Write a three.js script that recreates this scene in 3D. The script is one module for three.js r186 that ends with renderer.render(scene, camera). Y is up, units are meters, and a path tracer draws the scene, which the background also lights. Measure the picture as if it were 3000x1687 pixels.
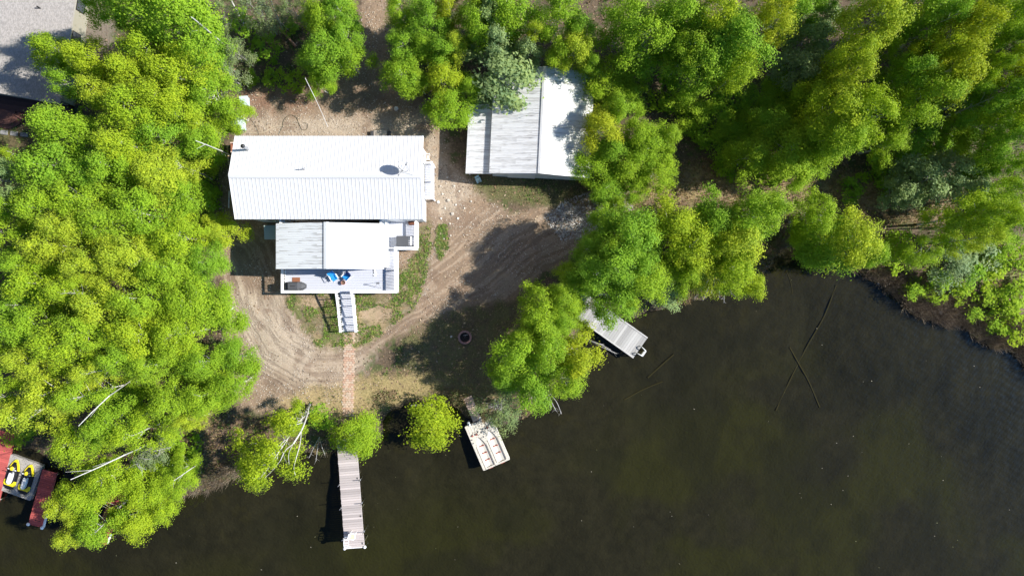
import * as THREE from 'three';
import { Sky } from 'three/addons/objects/Sky.js';
import { mergeGeometries } from 'three/addons/utils/BufferGeometryUtils.js';
import { RoundedBoxGeometry } from 'three/addons/geometries/RoundedBoxGeometry.js';

// ------------------------------------------------------------ camera, sky, sun, exposure
const scene = new THREE.Scene();
const CAM_Y = 65, FOCAL = 2000;                       // a drone looking straight down
const camera = new THREE.PerspectiveCamera(2 * Math.atan(843.5 / FOCAL) * 180 / Math.PI, 1024 / 575, 0.5, 3000);
camera.position.set(0, CAM_Y, 0); camera.up.set(0, 0, -1); camera.lookAt(0, 0, 0);
const renderer = new THREE.WebGLRenderer({ antialias: true });
renderer.setSize(1024, 575);
renderer.toneMapping = THREE.LinearToneMapping;
renderer.toneMappingExposure = 1.8;
renderer.shadowMap.enabled = true;
const SUN = new THREE.Vector3(1.24, 1, -0.098).normalize();
const sky = new Sky(); sky.name = 'sky'; sky.scale.setScalar(2000);
sky.material.uniforms.sunPosition.value.copy(SUN);
sky.material.uniforms.turbidity.value = 4; sky.material.uniforms.rayleigh.value = 0.9; sky.material.uniforms.mieCoefficient.value = 0.004;
sky.userData.kind = 'structure'; scene.add(sky);
scene.environmentIntensity = 0.14;
const sun = new THREE.DirectionalLight(new THREE.Color(1, 0.95, 0.87), 5);
sun.name = 'sun'; sun.position.copy(SUN).multiplyScalar(120); sun.castShadow = true;
Object.assign(sun.shadow.camera, { left: -70, right: 70, top: 60, bottom: -60, near: 1, far: 300 });
sun.shadow.mapSize.set(4096, 4096);
scene.add(sun, sun.target);

// ------------------------------------------------------------ helpers
let seed = 12345;
const rnd = () => { seed = (seed * 1664525 + 1013904223) >>> 0; return seed / 4294967296; };
const rr = (a, b) => a + (b - a) * rnd();
const gauss = () => (rnd() + rnd() + rnd() + rnd() - 2) * 0.9;
const clamp = (v, a = 0, b = 1) => Math.min(b, Math.max(a, v));
const smooth = (a, b, v) => { const t = clamp((v - a) / (b - a)); return t * t * (3 - 2 * t); };
const mix = (a, b, t) => a + (b - a) * t;
function hash(i, j) { let h = (i * 374761393 + j * 668265263) | 0; h = Math.imul(h ^ (h >>> 13), 1274126177); return ((h ^ (h >>> 16)) >>> 0) / 4294967296; }
function vnoise(x, y) {
  const i = Math.floor(x), j = Math.floor(y), u = x - i, v = y - j, a = u * u * (3 - 2 * u), b = v * v * (3 - 2 * v);
  return mix(mix(hash(i, j), hash(i + 1, j), a), mix(hash(i, j + 1), hash(i + 1, j + 1), a), b);
}
function fbm(x, y, o = 4) { let s = 0, a = 0.5, n = 0; for (let k = 0; k < o; k++) { s += a * vnoise(x, y); n += a; x = x * 2.03 + 17.1; y = y * 2.03 + 5.7; a *= 0.5; } return s / n; }
const lin = (r, g, b) => new THREE.Color().setRGB(r, g, b);
const names = {};
function numbered(n) { const k = names[n] = (names[n] ?? -1) + 1; return k ? `${n}_${String(k).padStart(3, '0')}` : n; }
const sh = (m) => { m.castShadow = true; m.receiveShadow = true; return m; };
function thing(name, label, category, pos = [0, 0, 0], turn = 0, group) {
  const o = new THREE.Group(); o.name = numbered(name); o.position.set(...pos); o.rotation.y = turn;
  o.userData = { label, category }; if (group) o.userData.group = group; scene.add(o); return o;
}
function tag(o, label, category, group) { o.userData.label = label; o.userData.category = category; if (group) o.userData.group = group; return o; }
function mesh(name, geo, m, parent, p = [0, 0, 0], r = [0, 0, 0]) {
  const o = sh(new THREE.Mesh(geo, m)); o.name = parent === scene ? numbered(name) : name;
  o.position.set(...p); o.rotation.set(...r); parent.add(o); return o;
}
const boxCache = {};
function boxGeo(w, h, d) { const k = [w, h, d].map(v => v.toFixed(4)).join(); return boxCache[k] ??= new THREE.BoxGeometry(w, h, d); }
const box = (name, parent, m, w, h, d, p, r) => mesh(name, boxGeo(w, h, d), m, parent, p, r);
function bar(name, parent, m, a, b, w, h = w) {        // a square bar from a to b
  const A = new THREE.Vector3(...a), B = new THREE.Vector3(...b), d = B.clone().sub(A), L = d.length();
  const o = mesh(name, boxGeo(w, h, L), m, parent, A.clone().add(B).multiplyScalar(0.5).toArray());
  o.quaternion.setFromRotationMatrix(new THREE.Matrix4().lookAt(B, A, Math.abs(d.y) / L > 0.98 ? new THREE.Vector3(0, 0, 1) : new THREE.Vector3(0, 1, 0)));
  return o;
}
function rodGeo(a, b, r0, r1 = r0, n = 7) {             // a tapered rod from a to b
  const A = new THREE.Vector3(...a), B = new THREE.Vector3(...b), d = B.clone().sub(A), g = new THREE.CylinderGeometry(r1, r0, d.length(), n, 1);
  g.applyQuaternion(new THREE.Quaternion().setFromUnitVectors(new THREE.Vector3(0, 1, 0), d.clone().normalize()));
  return g.translate(...A.add(B).multiplyScalar(0.5).toArray());
}
const rod = (name, parent, m, a, b, r0, r1, n) => mesh(name, rodGeo(a, b, r0, r1, n), m, parent);
function tubeGeo(pts, r, seg = 24, n = 6) { return new THREE.TubeGeometry(new THREE.CatmullRomCurve3(pts.map(p => new THREE.Vector3(...p))), seg, r, n); }
function loft(secs, closed = true) {                    // secs: [{z, pts:[[x,y]...]}], rings joined and capped
  const n = secs[0].pts.length, pos = [], idx = [];
  for (const s of secs) for (const [x, y] of s.pts) pos.push(x, y, s.z);
  for (let k = 0; k < secs.length - 1; k++) for (let i = 0; i < n; i++) { const j = (i + 1) % n, a = k * n + i, b = k * n + j, c = a + n, d = b + n; idx.push(a, b, c, b, d, c); }
  for (const [k, f] of [[0, 0], [secs.length - 1, 1]]) for (let i = 1; i < n - 1; i++) idx.push(k * n, k * n + (f ? i : i + 1), k * n + (f ? i + 1 : i));
  const g = new THREE.BufferGeometry(); g.setAttribute('position', new THREE.Float32BufferAttribute(pos, 3)); g.setIndex(idx);
  const h = g.toNonIndexed(); h.computeVertexNormals(); return h;
}
const mat = (r, g, b, rough = 0.7, extra = {}) => new THREE.MeshStandardMaterial({ color: lin(r, g, b), roughness: rough, ...extra });
function tex(w, h, fn, srgb = true, rep = null) {
  const d = new Uint8Array(w * h * 4);
  for (let y = 0; y < h; y++) for (let x = 0; x < w; x++) { const c = fn(x, y), k = (y * w + x) * 4; for (let q = 0; q < 3; q++) d[k + q] = srgb ? LUT[clamp(c[q] * 1023, 0, 1023) | 0] : clamp(c[q] * 255, 0, 255); d[k + 3] = 255; }
  const t = new THREE.DataTexture(d, w, h); t.magFilter = THREE.LinearFilter; t.minFilter = THREE.LinearMipmapLinearFilter; t.generateMipmaps = true;
  if (srgb) t.colorSpace = THREE.SRGBColorSpace;
  if (rep) { t.wrapS = t.wrapT = THREE.RepeatWrapping; t.repeat.set(...rep); }
  t.needsUpdate = true; return t;
}
const LUT = new Uint8Array(1024);
for (let i = 0; i < 1024; i++) { const v = i / 1023; LUT[i] = Math.round(255 * (v <= 0.0031308 ? v * 12.92 : 1.055 * v ** (1 / 2.4) - 0.055)); }
// photograph survey: a point seen at (u, v) of the 3000 x 1687 aerial and standing at height y
const sc = (y) => (CAM_Y - y) / FOCAL;
const at = (u, v, y) => [(u - 1500) * sc(y), y, (v - 843.5) * sc(y)];
const xz = (u, v, y = 0.8) => [(u - 1500) * sc(y), (v - 843.5) * sc(y)];

// ------------------------------------------------------------ terrain
function polyField(poly, x0, z0, nx, nz, st) {          // signed distance, positive inside
  const f = new Float32Array(nx * nz), n = poly.length;
  for (let j = 0; j < nz; j++) for (let i = 0; i < nx; i++) {
    const x = x0 + i * st, z = z0 + j * st; let best = 1e9, ins = false;
    for (let k = 0, q = n - 1; k < n; q = k++) {
      const [ax, az] = poly[q], [bx, bz] = poly[k], dx = bx - ax, dz = bz - az;
      const t = clamp(((x - ax) * dx + (z - az) * dz) / (dx * dx + dz * dz)), ex = x - ax - dx * t, ez = z - az - dz * t, e = ex * ex + ez * ez;
      if (e < best) best = e;
      if ((az > z) !== (bz > z) && x < (bx - ax) * (z - az) / (bz - az) + ax) ins = !ins;
    }
    f[j * nx + i] = (ins ? 1 : -1) * Math.sqrt(best);
  }
  return (x, z) => {
    const u = clamp((x - x0) / st, 0, nx - 1.001), v = clamp((z - z0) / st, 0, nz - 1.001), i = u | 0, j = v | 0, a = u - i, b = v - j, k = j * nx + i;
    return mix(mix(f[k], f[k + 1], a), mix(f[k + nx], f[k + nx + 1], a), b);
  };
}
const shore = [[-600, 1290], [0, 1292], [90, 1308], [180, 1362], [300, 1420], [420, 1452], [540, 1440], [600, 1428], [650, 1418], [690, 1392], [730, 1350], [790, 1335], [880, 1322], [985, 1302], [1060, 1288], [1112, 1268], [1122, 1215], [1140, 1186], [1200, 1186], [1340, 1188], [1362, 1226], [1400, 1240], [1440, 1250], [1500, 1232], [1540, 1205], [1600, 1170], [1650, 1130], [1690, 1070], [1700, 1000], [1690, 950], [1720, 915], [1780, 930], [1850, 925], [1950, 900], [2050, 872], [2150, 850], [2230, 800], [2285, 740], [2330, 705], [2420, 760], [2520, 790], [2560, 812], [2600, 842], [2640, 890], [2690, 920], [2740, 930], [2850, 960], [2900, 1000], [2960, 1020], [3000, 1060], [3100, 1130], [3400, 1250], [5000, 1300], [5000, 5000], [-2000, 5000], [-2000, 1290]].map(([u, v]) => xz(u, v, 0.1));
const waterIn = polyField(shore, -80, -50, 321, 201, 0.5);
const landD = (x, z) => -waterIn(x, z) + (vnoise(x * 0.7, z * 0.7) - 0.5) * 0.7 + (vnoise(x * 2.1, z * 2.1) - 0.5) * 0.35;
function ground(x, z) {
  const d = landD(x, z), n = fbm(x * 0.45, z * 0.45, 3) - 0.5;
  if (d > 0) return 0.02 + 0.3 * smooth(0, 0.7, d) + 0.66 * smooth(0, 9, d) + n * 0.22 * smooth(0, 3, d);
  return 0.02 - 0.3 * smooth(0, 1.2, -d) - 1.7 * smooth(0, 13, -d) + n * 0.3 * smooth(0, 4, -d);
}
function gp(u, v) { let y = 0.8, x, z; for (let k = 0; k < 4; k++) { [x, z] = xz(u, v, y); y = ground(x, z); } return [x, y, z]; }
// ------------------------------------------------------------ ground sheet with its soil, litter and lake bed
const P = (a) => a.map(([u, v]) => xz(u, v, 0.9));
const fieldOf = (a) => polyField(P(a), -54, -32, 433, 257, 0.25);
const F = {
  dirt: fieldOf([[690, 300], [735, 255], [860, 258], [1000, 215], [1050, 120], [1040, -80], [1130, -80], [1140, 100], [1150, 260], [1280, 300], [1300, 360], [1330, 480], [1400, 560], [1500, 625], [1620, 600], [1740, 585], [1775, 630], [1720, 700], [1640, 770], [1500, 870], [1340, 905], [1230, 960], [1130, 1010], [1060, 1060], [1030, 1180], [900, 1190], [780, 1210], [700, 1200], [640, 1110], [650, 950], [660, 850], [600, 780], [640, 560], [690, 440]]),
  pale: fieldOf([[690, 335], [800, 340], [960, 330], [1280, 330], [1285, 470], [1390, 560], [1330, 640], [1260, 640], [1240, 420], [700, 400]]),
  pale2: fieldOf([[690, 800], [830, 860], [850, 940], [900, 1000], [1010, 1030], [1110, 1010], [1060, 1090], [900, 1140], [760, 1090], [700, 960], [680, 860]]),
  loam: fieldOf([[690, 255], [860, 250], [930, 300], [860, 330], [740, 335], [690, 325]]),
  gravel: fieldOf([[1600, 640], [1660, 590], [1760, 560], [1850, 575], [1850, 620], [1760, 680], [1650, 700]]),
  grassA: fieldOf([[838, 858], [1165, 862], [1170, 790], [1225, 740], [1240, 660], [1260, 640], [1262, 720], [1245, 820], [1215, 900], [1110, 985], [1040, 1015], [930, 1010], [880, 950], [850, 900]]),
  clump: fieldOf([[1285, 660], [1310, 650], [1312, 730], [1290, 760], [1275, 720]]),
  bed1: fieldOf([[1050, 915], [1110, 895], [1155, 905], [1150, 940], [1100, 955], [1050, 945]]),
  bed2: fieldOf([[890, 862], [960, 865], [955, 900], [920, 905], [880, 890]]),
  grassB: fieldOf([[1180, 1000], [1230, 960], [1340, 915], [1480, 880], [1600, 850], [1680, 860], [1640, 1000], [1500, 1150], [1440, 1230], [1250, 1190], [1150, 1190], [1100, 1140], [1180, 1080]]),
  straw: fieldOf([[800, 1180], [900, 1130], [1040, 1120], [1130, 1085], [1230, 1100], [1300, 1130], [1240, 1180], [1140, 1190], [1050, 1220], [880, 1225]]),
  shed: fieldOf([[1375, 515], [1560, 520], [1720, 530], [1700, 580], [1600, 600], [1450, 590], [1390, 560]]),
  path: fieldOf([[1680, 570], [1800, 520], [2000, 495], [2250, 465], [2500, 510], [2800, 570], [2780, 650], [2500, 625], [2250, 615], [2050, 605], [1900, 620], [1760, 640]]),
  bank: fieldOf([[480, 1250], [560, 1200], [700, 1220], [780, 1240], [790, 1340], [690, 1400], [600, 1440], [520, 1440], [490, 1350]]),
  brush: fieldOf([[2560, 800], [2700, 790], [2850, 830], [3000, 880], [3100, 1100], [2990, 1060], [2880, 1000], [2740, 935], [2640, 900]]),
  lawnR: fieldOf([[2800, 680], [2960, 690], [3100, 700], [3100, 900], [2950, 860], [2860, 800]]),
  yardL: fieldOf([[-80, 380], [60, 370], [120, 420], [90, 540], [-80, 560]]),
  sidewalk: fieldOf([[225, -60], [340, -60], [345, 110], [300, 150], [230, 120]]),
};
// the turning loop that vehicles have worn: for each point the distance along it and beside it
const wheelWay = P([[1950, 560], [1780, 590], [1640, 640], [1520, 705], [1420, 790], [1310, 880], [1200, 950], [1090, 1015], [1000, 1060], [900, 1065], [810, 1010], [750, 920], [715, 830], [690, 760]]);
const wayAt = (() => {
  const nx = 433, nz = 257, la = new Float32Array(nx * nz), al = new Float32Array(nx * nz);
  for (let j = 0; j < nz; j++) for (let i = 0; i < nx; i++) {
    const x = -54 + i * 0.25, z = -32 + j * 0.25; let best = 1e9, run = 0;
    for (let k = 0; k + 1 < wheelWay.length; k++) {
      const [ax, az] = wheelWay[k], dx = wheelWay[k + 1][0] - ax, dz = wheelWay[k + 1][1] - az, L = Math.hypot(dx, dz), t = clamp(((x - ax) * dx + (z - az) * dz) / (L * L)), ex = x - ax - dx * t, ez = z - az - dz * t, e = Math.hypot(ex, ez);
      if (e < best) { best = e; la[j * nx + i] = e * Math.sign(dx * ez - dz * ex); al[j * nx + i] = run + t * L; }
      run += L;
    }
  }
  const s = (f, x, z) => { const u = clamp((x + 54) / 0.25, 0, nx - 1.001), v = clamp((z + 32) / 0.25, 0, nz - 1.001), i = u | 0, j = v | 0, a = u - i, b = v - j, k = j * nx + i; return mix(mix(f[k], f[k + 1], a), mix(f[k + nx], f[k + nx + 1], a), b); };
  return (x, z) => [s(la, x, z), s(al, x, z)];
})();
const TW = 2048, TH = 1214, TX = 54, TZ = 32;
const groundData = new Uint8Array(TW * TH * 4), bumpData = new Uint8Array(TW * TH * 4);
{
  const c = [0, 0, 0];
  const lay = (r, g, b, w) => { c[0] += (r - c[0]) * w; c[1] += (g - c[1]) * w; c[2] += (b - c[2]) * w; };
  for (let j = 0; j < TH; j++) for (let i = 0; i < TW; i++) {
    const x = -TX + (i + 0.5) / TW * 2 * TX, z = -TZ + (j + 0.5) / TH * 2 * TZ;
    const n1 = fbm(x * 0.35, z * 0.35, 3), n2 = fbm(x * 1.6 + 40, z * 1.6, 3), n3 = vnoise(x * 7 + 9, z * 7), n4 = hash(i, j), n5 = vnoise(x * 15, z * 15 + 50);
    const wx = x + (n2 - 0.5) * 1.5 + (n3 - 0.5) * 0.5, wz = z + (n1 - 0.5) * 1.6 + (n5 - 0.5) * 0.5;
    const d = landD(x, z), w = (f, e = 0.35) => smooth(-e, e, F[f](wx, wz));
    let h = 0.4 * n3 + 0.4 * n5 + 0.2 * n4;
    if (d > -0.25) {
      const lit = 0.55 + 0.9 * n5 * n3 + 0.35 * n4;                                    // leaf litter grain
      c[0] = 0.105 * lit; c[1] = 0.075 * lit; c[2] = 0.047 * lit;
      lay(0.05, 0.075, 0.016, smooth(0.5, 0.66, n2) * 0.75);                           // low green cover
      lay(0.21 * lit, 0.15 * lit, 0.085 * lit, w('path', 0.8) * 0.95);
      lay(0.33, 0.25, 0.115, w('path', 0.8) * smooth(0.5, 0.75, n2) * 0.7 * (0.4 + n5));
      lay(0.13, 0.085, 0.06, w('bank', 0.6) * 0.8);
      const wd = w('dirt', 0.5);
      const pb = 0.74 + 0.3 * n2 + 0.22 * (n5 - 0.5) + 0.16 * (n4 - 0.5);
      lay(0.255 * pb, 0.18 * pb, 0.118 * pb, wd);
      lay(0.39 * pb, 0.315 * pb, 0.235 * pb, Math.max(w('pale', 0.9), w('pale2', 0.9)) * (0.45 + 0.5 * smooth(0.3, 0.6, n1)));
      lay(0.16, 0.105, 0.07, wd * smooth(0.56, 0.7, fbm(x * 0.8 + 7, z * 0.8 + 31, 3)) * 0.55 * (0.5 + n5));      // damp loam
      lay(0.17 * (0.5 + n5), 0.095 * (0.5 + n5), 0.06 * (0.5 + n5), w('loam', 0.7) * smooth(0.25, 0.55, n2) * 0.85);
      const [lat, alo] = wayAt(x + (n1 - 0.5) * 0.8, z), onWay = wd * smooth(5.5, 3, Math.abs(lat)), st = fbm(lat * 4.2 + 30 + (n2 - 0.5) * 1.2, alo * 0.33, 4), st2 = vnoise(lat * 12 + 3, alo * 0.7);
      lay(0.15, 0.11, 0.08, onWay * smooth(0.52, 0.68, st) * 0.42); lay(0.42, 0.34, 0.255, onWay * smooth(0.5, 0.36, st) * 0.3);   // ruts of damp soil and ridges of dry dust
      h = mix(h, 0.2 * h + 0.55 * (1 - smooth(0.45, 0.68, st)) + 0.25 * st2, onWay * 0.8);
      if (n4 > 0.98) lay(0.5, 0.45, 0.38, wd * 0.75);                                 // grit
      if (n5 < 0.16) lay(0.13, 0.1, 0.075, wd * 0.5);
      lay(0.36 * (0.5 + n5), 0.33 * (0.5 + n5), 0.31 * (0.5 + n5), w('gravel', 0.9) * 0.7 * smooth(0.25, 0.6, n3));
      const gg = 0.6 + 0.8 * n5;
      lay(0.12 * gg, 0.13 * gg, 0.04 * gg, w('grassA') * (0.35 + 0.6 * smooth(0.35, 0.6, n2)));
      lay(0.3, 0.22, 0.12, w('grassA') * smooth(0.55, 0.7, fbm(x * 1.1 + 70, z * 1.1, 2)) * 0.7);
      lay(0.09, 0.15, 0.03, w('clump', 0.2) * 0.8);
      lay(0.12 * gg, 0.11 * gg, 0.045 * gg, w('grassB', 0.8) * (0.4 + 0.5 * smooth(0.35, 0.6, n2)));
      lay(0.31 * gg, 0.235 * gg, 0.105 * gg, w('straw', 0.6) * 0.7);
      lay(0.36, 0.26, 0.17, Math.max(w('bed1', 0.2), w('bed2', 0.2)) * (0.4 + 0.6 * n5));
      lay(0.1 * gg, 0.1 * gg, 0.035 * gg, w('shed', 0.6) * 0.8);
      lay(0.17 * lit, 0.12 * lit, 0.09 * lit, w('brush', 0.5) * 0.8);
      lay(0.22, 0.21, 0.08, w('lawnR', 0.6) * 0.7);
      lay(0.1, 0.085, 0.03, w('yardL', 0.8) * 0.6);
      lay(0.2, 0.165, 0.13, w('sidewalk', 0.4) * 0.7);
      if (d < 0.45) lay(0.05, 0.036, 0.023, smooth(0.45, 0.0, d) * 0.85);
    } else {
      const m = 0.65 + 0.5 * n2 + 0.3 * (n5 - 0.5);
      c[0] = 0.07 * m; c[1] = 0.061 * m; c[2] = 0.043 * m;                            // peat and silt
      const weed = smooth(0.42, 0.62, fbm(x * 0.13 + 3, z * 0.13 + 11, 4) + 0.09 * smooth(9, 20, z)) * smooth(4, 12, -d);
      lay(0.088, 0.086, 0.022, weed * (0.5 + 0.35 * n3));                              // pond weed
      lay(0.1, 0.085, 0.035, smooth(0.58, 0.72, fbm(x * 0.9, z * 0.9 + 20, 3)) * 0.3 * smooth(9, 2, -d));
      lay(0.04, 0.037, 0.028, smooth(0.5, 0.68, fbm(x * 0.22 + 50, z * 0.22, 3)) * 0.45);
      h = 0.5 * n2 + 0.5 * n3;
    }
    const k = (j * TW + i) * 4;
    for (let q = 0; q < 3; q++) groundData[k + q] = LUT[clamp(c[q] * 1023, 0, 1023) | 0];
    groundData[k + 3] = 255; bumpData[k] = bumpData[k + 1] = bumpData[k + 2] = h * 255; bumpData[k + 3] = 255;
  }
}
function dataTex(d, w, h, srgb) { const t = new THREE.DataTexture(d, w, h); t.magFilter = THREE.LinearFilter; t.minFilter = THREE.LinearMipmapLinearFilter; t.generateMipmaps = true; if (srgb) t.colorSpace = THREE.SRGBColorSpace; t.needsUpdate = true; return t; }
{
  const line = (lim, st, far) => { const a = []; for (let v = -lim; v <= lim + 1e-6; v += st) a.push(v); let e = lim, s = 2; const b = []; while (e < far) { e += s; s *= 1.6; b.push(e); } return [...b.map(v => -v).reverse(), ...a, ...b]; };
  const xs = line(54, 0.3, 900), zs = line(32.1, 0.3, 900), nx = xs.length, nz = zs.length;
  const pos = new Float32Array(nx * nz * 3), uv = new Float32Array(nx * nz * 2), idx = [];
  for (let j = 0; j < nz; j++) for (let i = 0; i < nx; i++) {
    const k = j * nx + i, x = xs[i], z = zs[j];
    pos[k * 3] = x; pos[k * 3 + 1] = ground(x, z); pos[k * 3 + 2] = z; uv[k * 2] = clamp((x + TX) / (2 * TX)); uv[k * 2 + 1] = clamp((z + TZ) / (2 * TZ));
    if (i && j) idx.push(k - nx - 1, k - 1, k - nx, k - nx, k - 1, k);
  }
  const g = new THREE.BufferGeometry(); g.setAttribute('position', new THREE.BufferAttribute(pos, 3)); g.setAttribute('uv', new THREE.BufferAttribute(uv, 2)); g.setIndex(idx); g.computeVertexNormals();
  const m = new THREE.MeshStandardMaterial({ map: dataTex(groundData, TW, TH, true), bumpMap: dataTex(bumpData, TW, TH, false), bumpScale: 0.05, roughness: 0.95 });
  mesh('ground', g, m, scene).userData.kind = 'structure';
}
// the lake: a thin peat-stained sheet over the bed
{
  const wt = tex(512, 512, (x, y) => { const a = x / 512 * 6.2832, b = y / 512 * 6.2832; const h = 0.5 + 0.17 * Math.sin(9 * a + 4 * b + 2 * Math.sin(3 * b)) + 0.13 * Math.sin(-5 * a + 13 * b + 2 * Math.sin(2 * a)) + 0.09 * Math.sin(23 * a + 17 * b + Math.sin(7 * a)); return [h, h, h]; }, false, [1, 1]);
  wt.wrapS = wt.wrapT = THREE.RepeatWrapping;
  const g = new THREE.PlaneGeometry(1800, 1000, 1, 1).rotateX(-Math.PI / 2); g.translate(0, 0, 499 - 20);
  const uv = g.attributes.uv, ps = g.attributes.position; for (let i = 0; i < uv.count; i++) uv.setXY(i, ps.getX(i) / 9, ps.getZ(i) / 9);
  const m = new THREE.MeshPhysicalMaterial({ color: lin(0.45, 0.455, 0.36), transmission: 1, thickness: 0, roughness: 0.04, ior: 1.33, bumpMap: wt, bumpScale: 0.02 });
  mesh('lake_water', g, m, scene).userData.kind = 'structure';
}
// ------------------------------------------------------------ trees and shrubs
function foliage(leaves) {                              // leaves: [x,y,z, nx,ny,nz, len, wid, tone] flat array
  const n = leaves.length / 9, pos = new Float32Array(n * 9), col = new Float32Array(n * 9);
  const N = new THREE.Vector3(), T = new THREE.Vector3(), B = new THREE.Vector3(), R = new THREE.Vector3();
  for (let i = 0; i < n; i++) {
    const o = i * 9, L = leaves[o + 6], w = leaves[o + 7] / 2, t = leaves[o + 8];
    N.set(leaves[o + 3], leaves[o + 4], leaves[o + 5]).normalize(); R.set(rnd() - 0.5, rnd() - 0.5, rnd() - 0.5);
    T.crossVectors(N, R).normalize(); B.crossVectors(N, T);
    [[-L * 0.6, 0], [L * 0.4, w], [L * 0.4, -w]].forEach(([a, c], k) => {
      const b = i * 9 + k * 3;
      pos[b] = leaves[o] + T.x * a + B.x * c; pos[b + 1] = leaves[o + 1] + T.y * a + B.y * c; pos[b + 2] = leaves[o + 2] + T.z * a + B.z * c;
      col[b] = 0.72 + 0.5 * t; col[b + 1] = 0.8 + 0.32 * t; col[b + 2] = 0.9;
    });
  }
  const g = new THREE.BufferGeometry(); g.setAttribute('position', new THREE.BufferAttribute(pos, 3)); g.setAttribute('color', new THREE.BufferAttribute(col, 3)); g.computeVertexNormals();
  return g;
}
function trunkGeo(H, r, limbs) {
  const parts = [], pts = []; let x = 0, z = 0;
  for (let k = 0; k <= 7; k++) { pts.push([x, -0.15 + (H * 0.93 + 0.15) * k / 7, z]); x += gauss() * 0.16; z += gauss() * 0.16; }
  for (let k = 0; k < 7; k++) parts.push(rodGeo(pts[k], pts[k + 1], r * (1 - k / 7.6), r * (1 - (k + 1) / 7.6), 7));
  const on = (y) => { const f = clamp((y + 0.15) / (H * 0.93 + 0.15) * 7, 0, 6.99), k = f | 0; return [0, 1, 2].map(q => mix(pts[k][q], pts[k + 1][q], f - k)); };
  for (const [lx, ly, lz] of limbs) {
    const a = on(Math.max(0.12 * H, ly - Math.hypot(lx, lz) * rr(0.5, 0.9))), m = [mix(a[0], lx, 0.55), mix(a[1], ly, 0.6) - 0.05, mix(a[2], lz, 0.5)], rad = r * rr(0.16, 0.28);
    parts.push(rodGeo(a, m, rad, rad * 0.6, 5), rodGeo(m, [lx, ly, lz], rad * 0.6, rad * 0.2, 4));
  }
  return mergeGeometries(parts);
}
// a tree 10 m tall with a crown 2.2 m in radius; scaled when planted
function makeTree(o) {
  const { lobes = 12, clumps = 7, per = 80, leaf = [0.1, 0.19], low = 0.24, fat = 0.8, limbEvery = 6, peak = 0.4, droop = 0.1, trunk = 0.13 } = o;
  const leaves = [], limbs = [];
  const prof = (t) => { const s = (t - low) / (1 - low); return 2.2 * Math.pow(Math.max(0.02, s < peak ? Math.sin(Math.PI / 2 * (0.35 + 0.65 * s / peak)) : Math.cos(Math.PI / 2 * (s - peak) / (1.04 - peak))), fat); };
  let c = 0;
  for (let i = 0; i < lobes; i++) {
    const t = low + (1 - low) * (0.1 + 0.86 * (i + rnd() * 0.7) / lobes), p = prof(t), an = i * 2.399 + rr(-0.6, 0.6), off = i === lobes - 1 ? 0.1 : rr(0.3, 0.98);
    const lx = Math.cos(an) * p * off, lz = Math.sin(an) * p * off, ly = t * 10, R = rr(0.2, 0.38) * p + 0.36;
    for (let k = 0; k < clumps; k++) {
      let dx = gauss(), dy = gauss() * 0.8 + 0.35, dz = gauss(); const out = [Math.cos(an), Math.sin(an)];
      dx += out[0] * 0.45; dz += out[1] * 0.45; const l = Math.hypot(dx, dy, dz) || 1, f = R * rr(0.5, 1.25);
      const cx = lx + dx / l * f, cy = Math.min(10, ly + dy / l * f * 0.9 - droop), cz = lz + dz / l * f, cr = rr(0.4, 0.95) * (o.clumpR ?? 1), tone = rnd();
      if (c++ % limbEvery === 0) limbs.push([cx * 0.8, cy - 0.25, cz * 0.8]);
      const count = per * (0.6 + 0.8 * rnd());
      for (let q = 0; q < count; q++) {
        let a = gauss(), b = gauss(), e = gauss(); const m = Math.hypot(a, b, e) || 1, s = cr * Math.sqrt(rnd()) * (rnd() < 0.12 ? 1.4 : 1);
        a /= m; b /= m; e /= m;
        const ol = Math.hypot(cx, cz) || 1;
        leaves.push(cx + a * s, cy + b * s * 0.7, cz + e * s, a * 0.6 + gauss() * 0.8 + cx / ol * 0.3, b * 0.5 + 0.5 + gauss() * 0.65, e * 0.6 + gauss() * 0.8 + cz / ol * 0.3, rr(...leaf), rr(...leaf) * 0.8, clamp(tone * 0.6 + rnd() * 0.4));
      }
    }
  }
  return { crown: foliage(leaves), trunk: trunkGeo(10, trunk, limbs) };
}
const KIND = {
  birch: [0.24, 0.3, 0.38, 0.2, 0.34, 0.42].map((low, i) => makeTree({ lobes: 13 + i % 3, clumps: 9, per: 92, low, peak: 0.3 + 0.06 * (i % 3), fat: 0.65 + 0.12 * (i % 4) })),
  slim: [0, 1].map(() => makeTree({ lobes: 12, clumps: 7, per: 90, peak: 0.3, fat: 0.9 })),
  poplar: [0, 1].map(() => makeTree({ lobes: 12, clumps: 9, per: 50, leaf: [0.19, 0.32], clumpR: 1.1 })),
  open: [0, 1].map(() => makeTree({ lobes: 10, clumps: 6, per: 60, leaf: [0.12, 0.19], limbEvery: 1, trunk: 0.1 })),
  small: [0, 1, 2].map(() => makeTree({ lobes: 7, clumps: 5, per: 15, low: 0.04, peak: 0.3, fat: 0.5, leaf: [0.36, 0.66], trunk: 0.06, clumpR: 1.3 })),
  bush: [0, 1, 2].map(() => makeTree({ lobes: 9, clumps: 7, per: 80, low: 0.04, peak: 0.3, fat: 0.6, leaf: [0.14, 0.24], trunk: 0.06, clumpR: 1.25 })),
};
const bark = new THREE.MeshStandardMaterial({ map: tex(64, 128, (x, y) => { const v = 0.47 + 0.1 * hash(x, y) - (vnoise(x * 0.13, y * 0.8) > 0.74 ? 0.3 : 0); return [v, v * 0.96, v * 0.88]; }, true, [1, 2]), roughness: 0.85 }), barkBrown = mat(0.2, 0.16, 0.13, 0.9), barkGrey = mat(0.36, 0.34, 0.32, 0.85);
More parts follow.
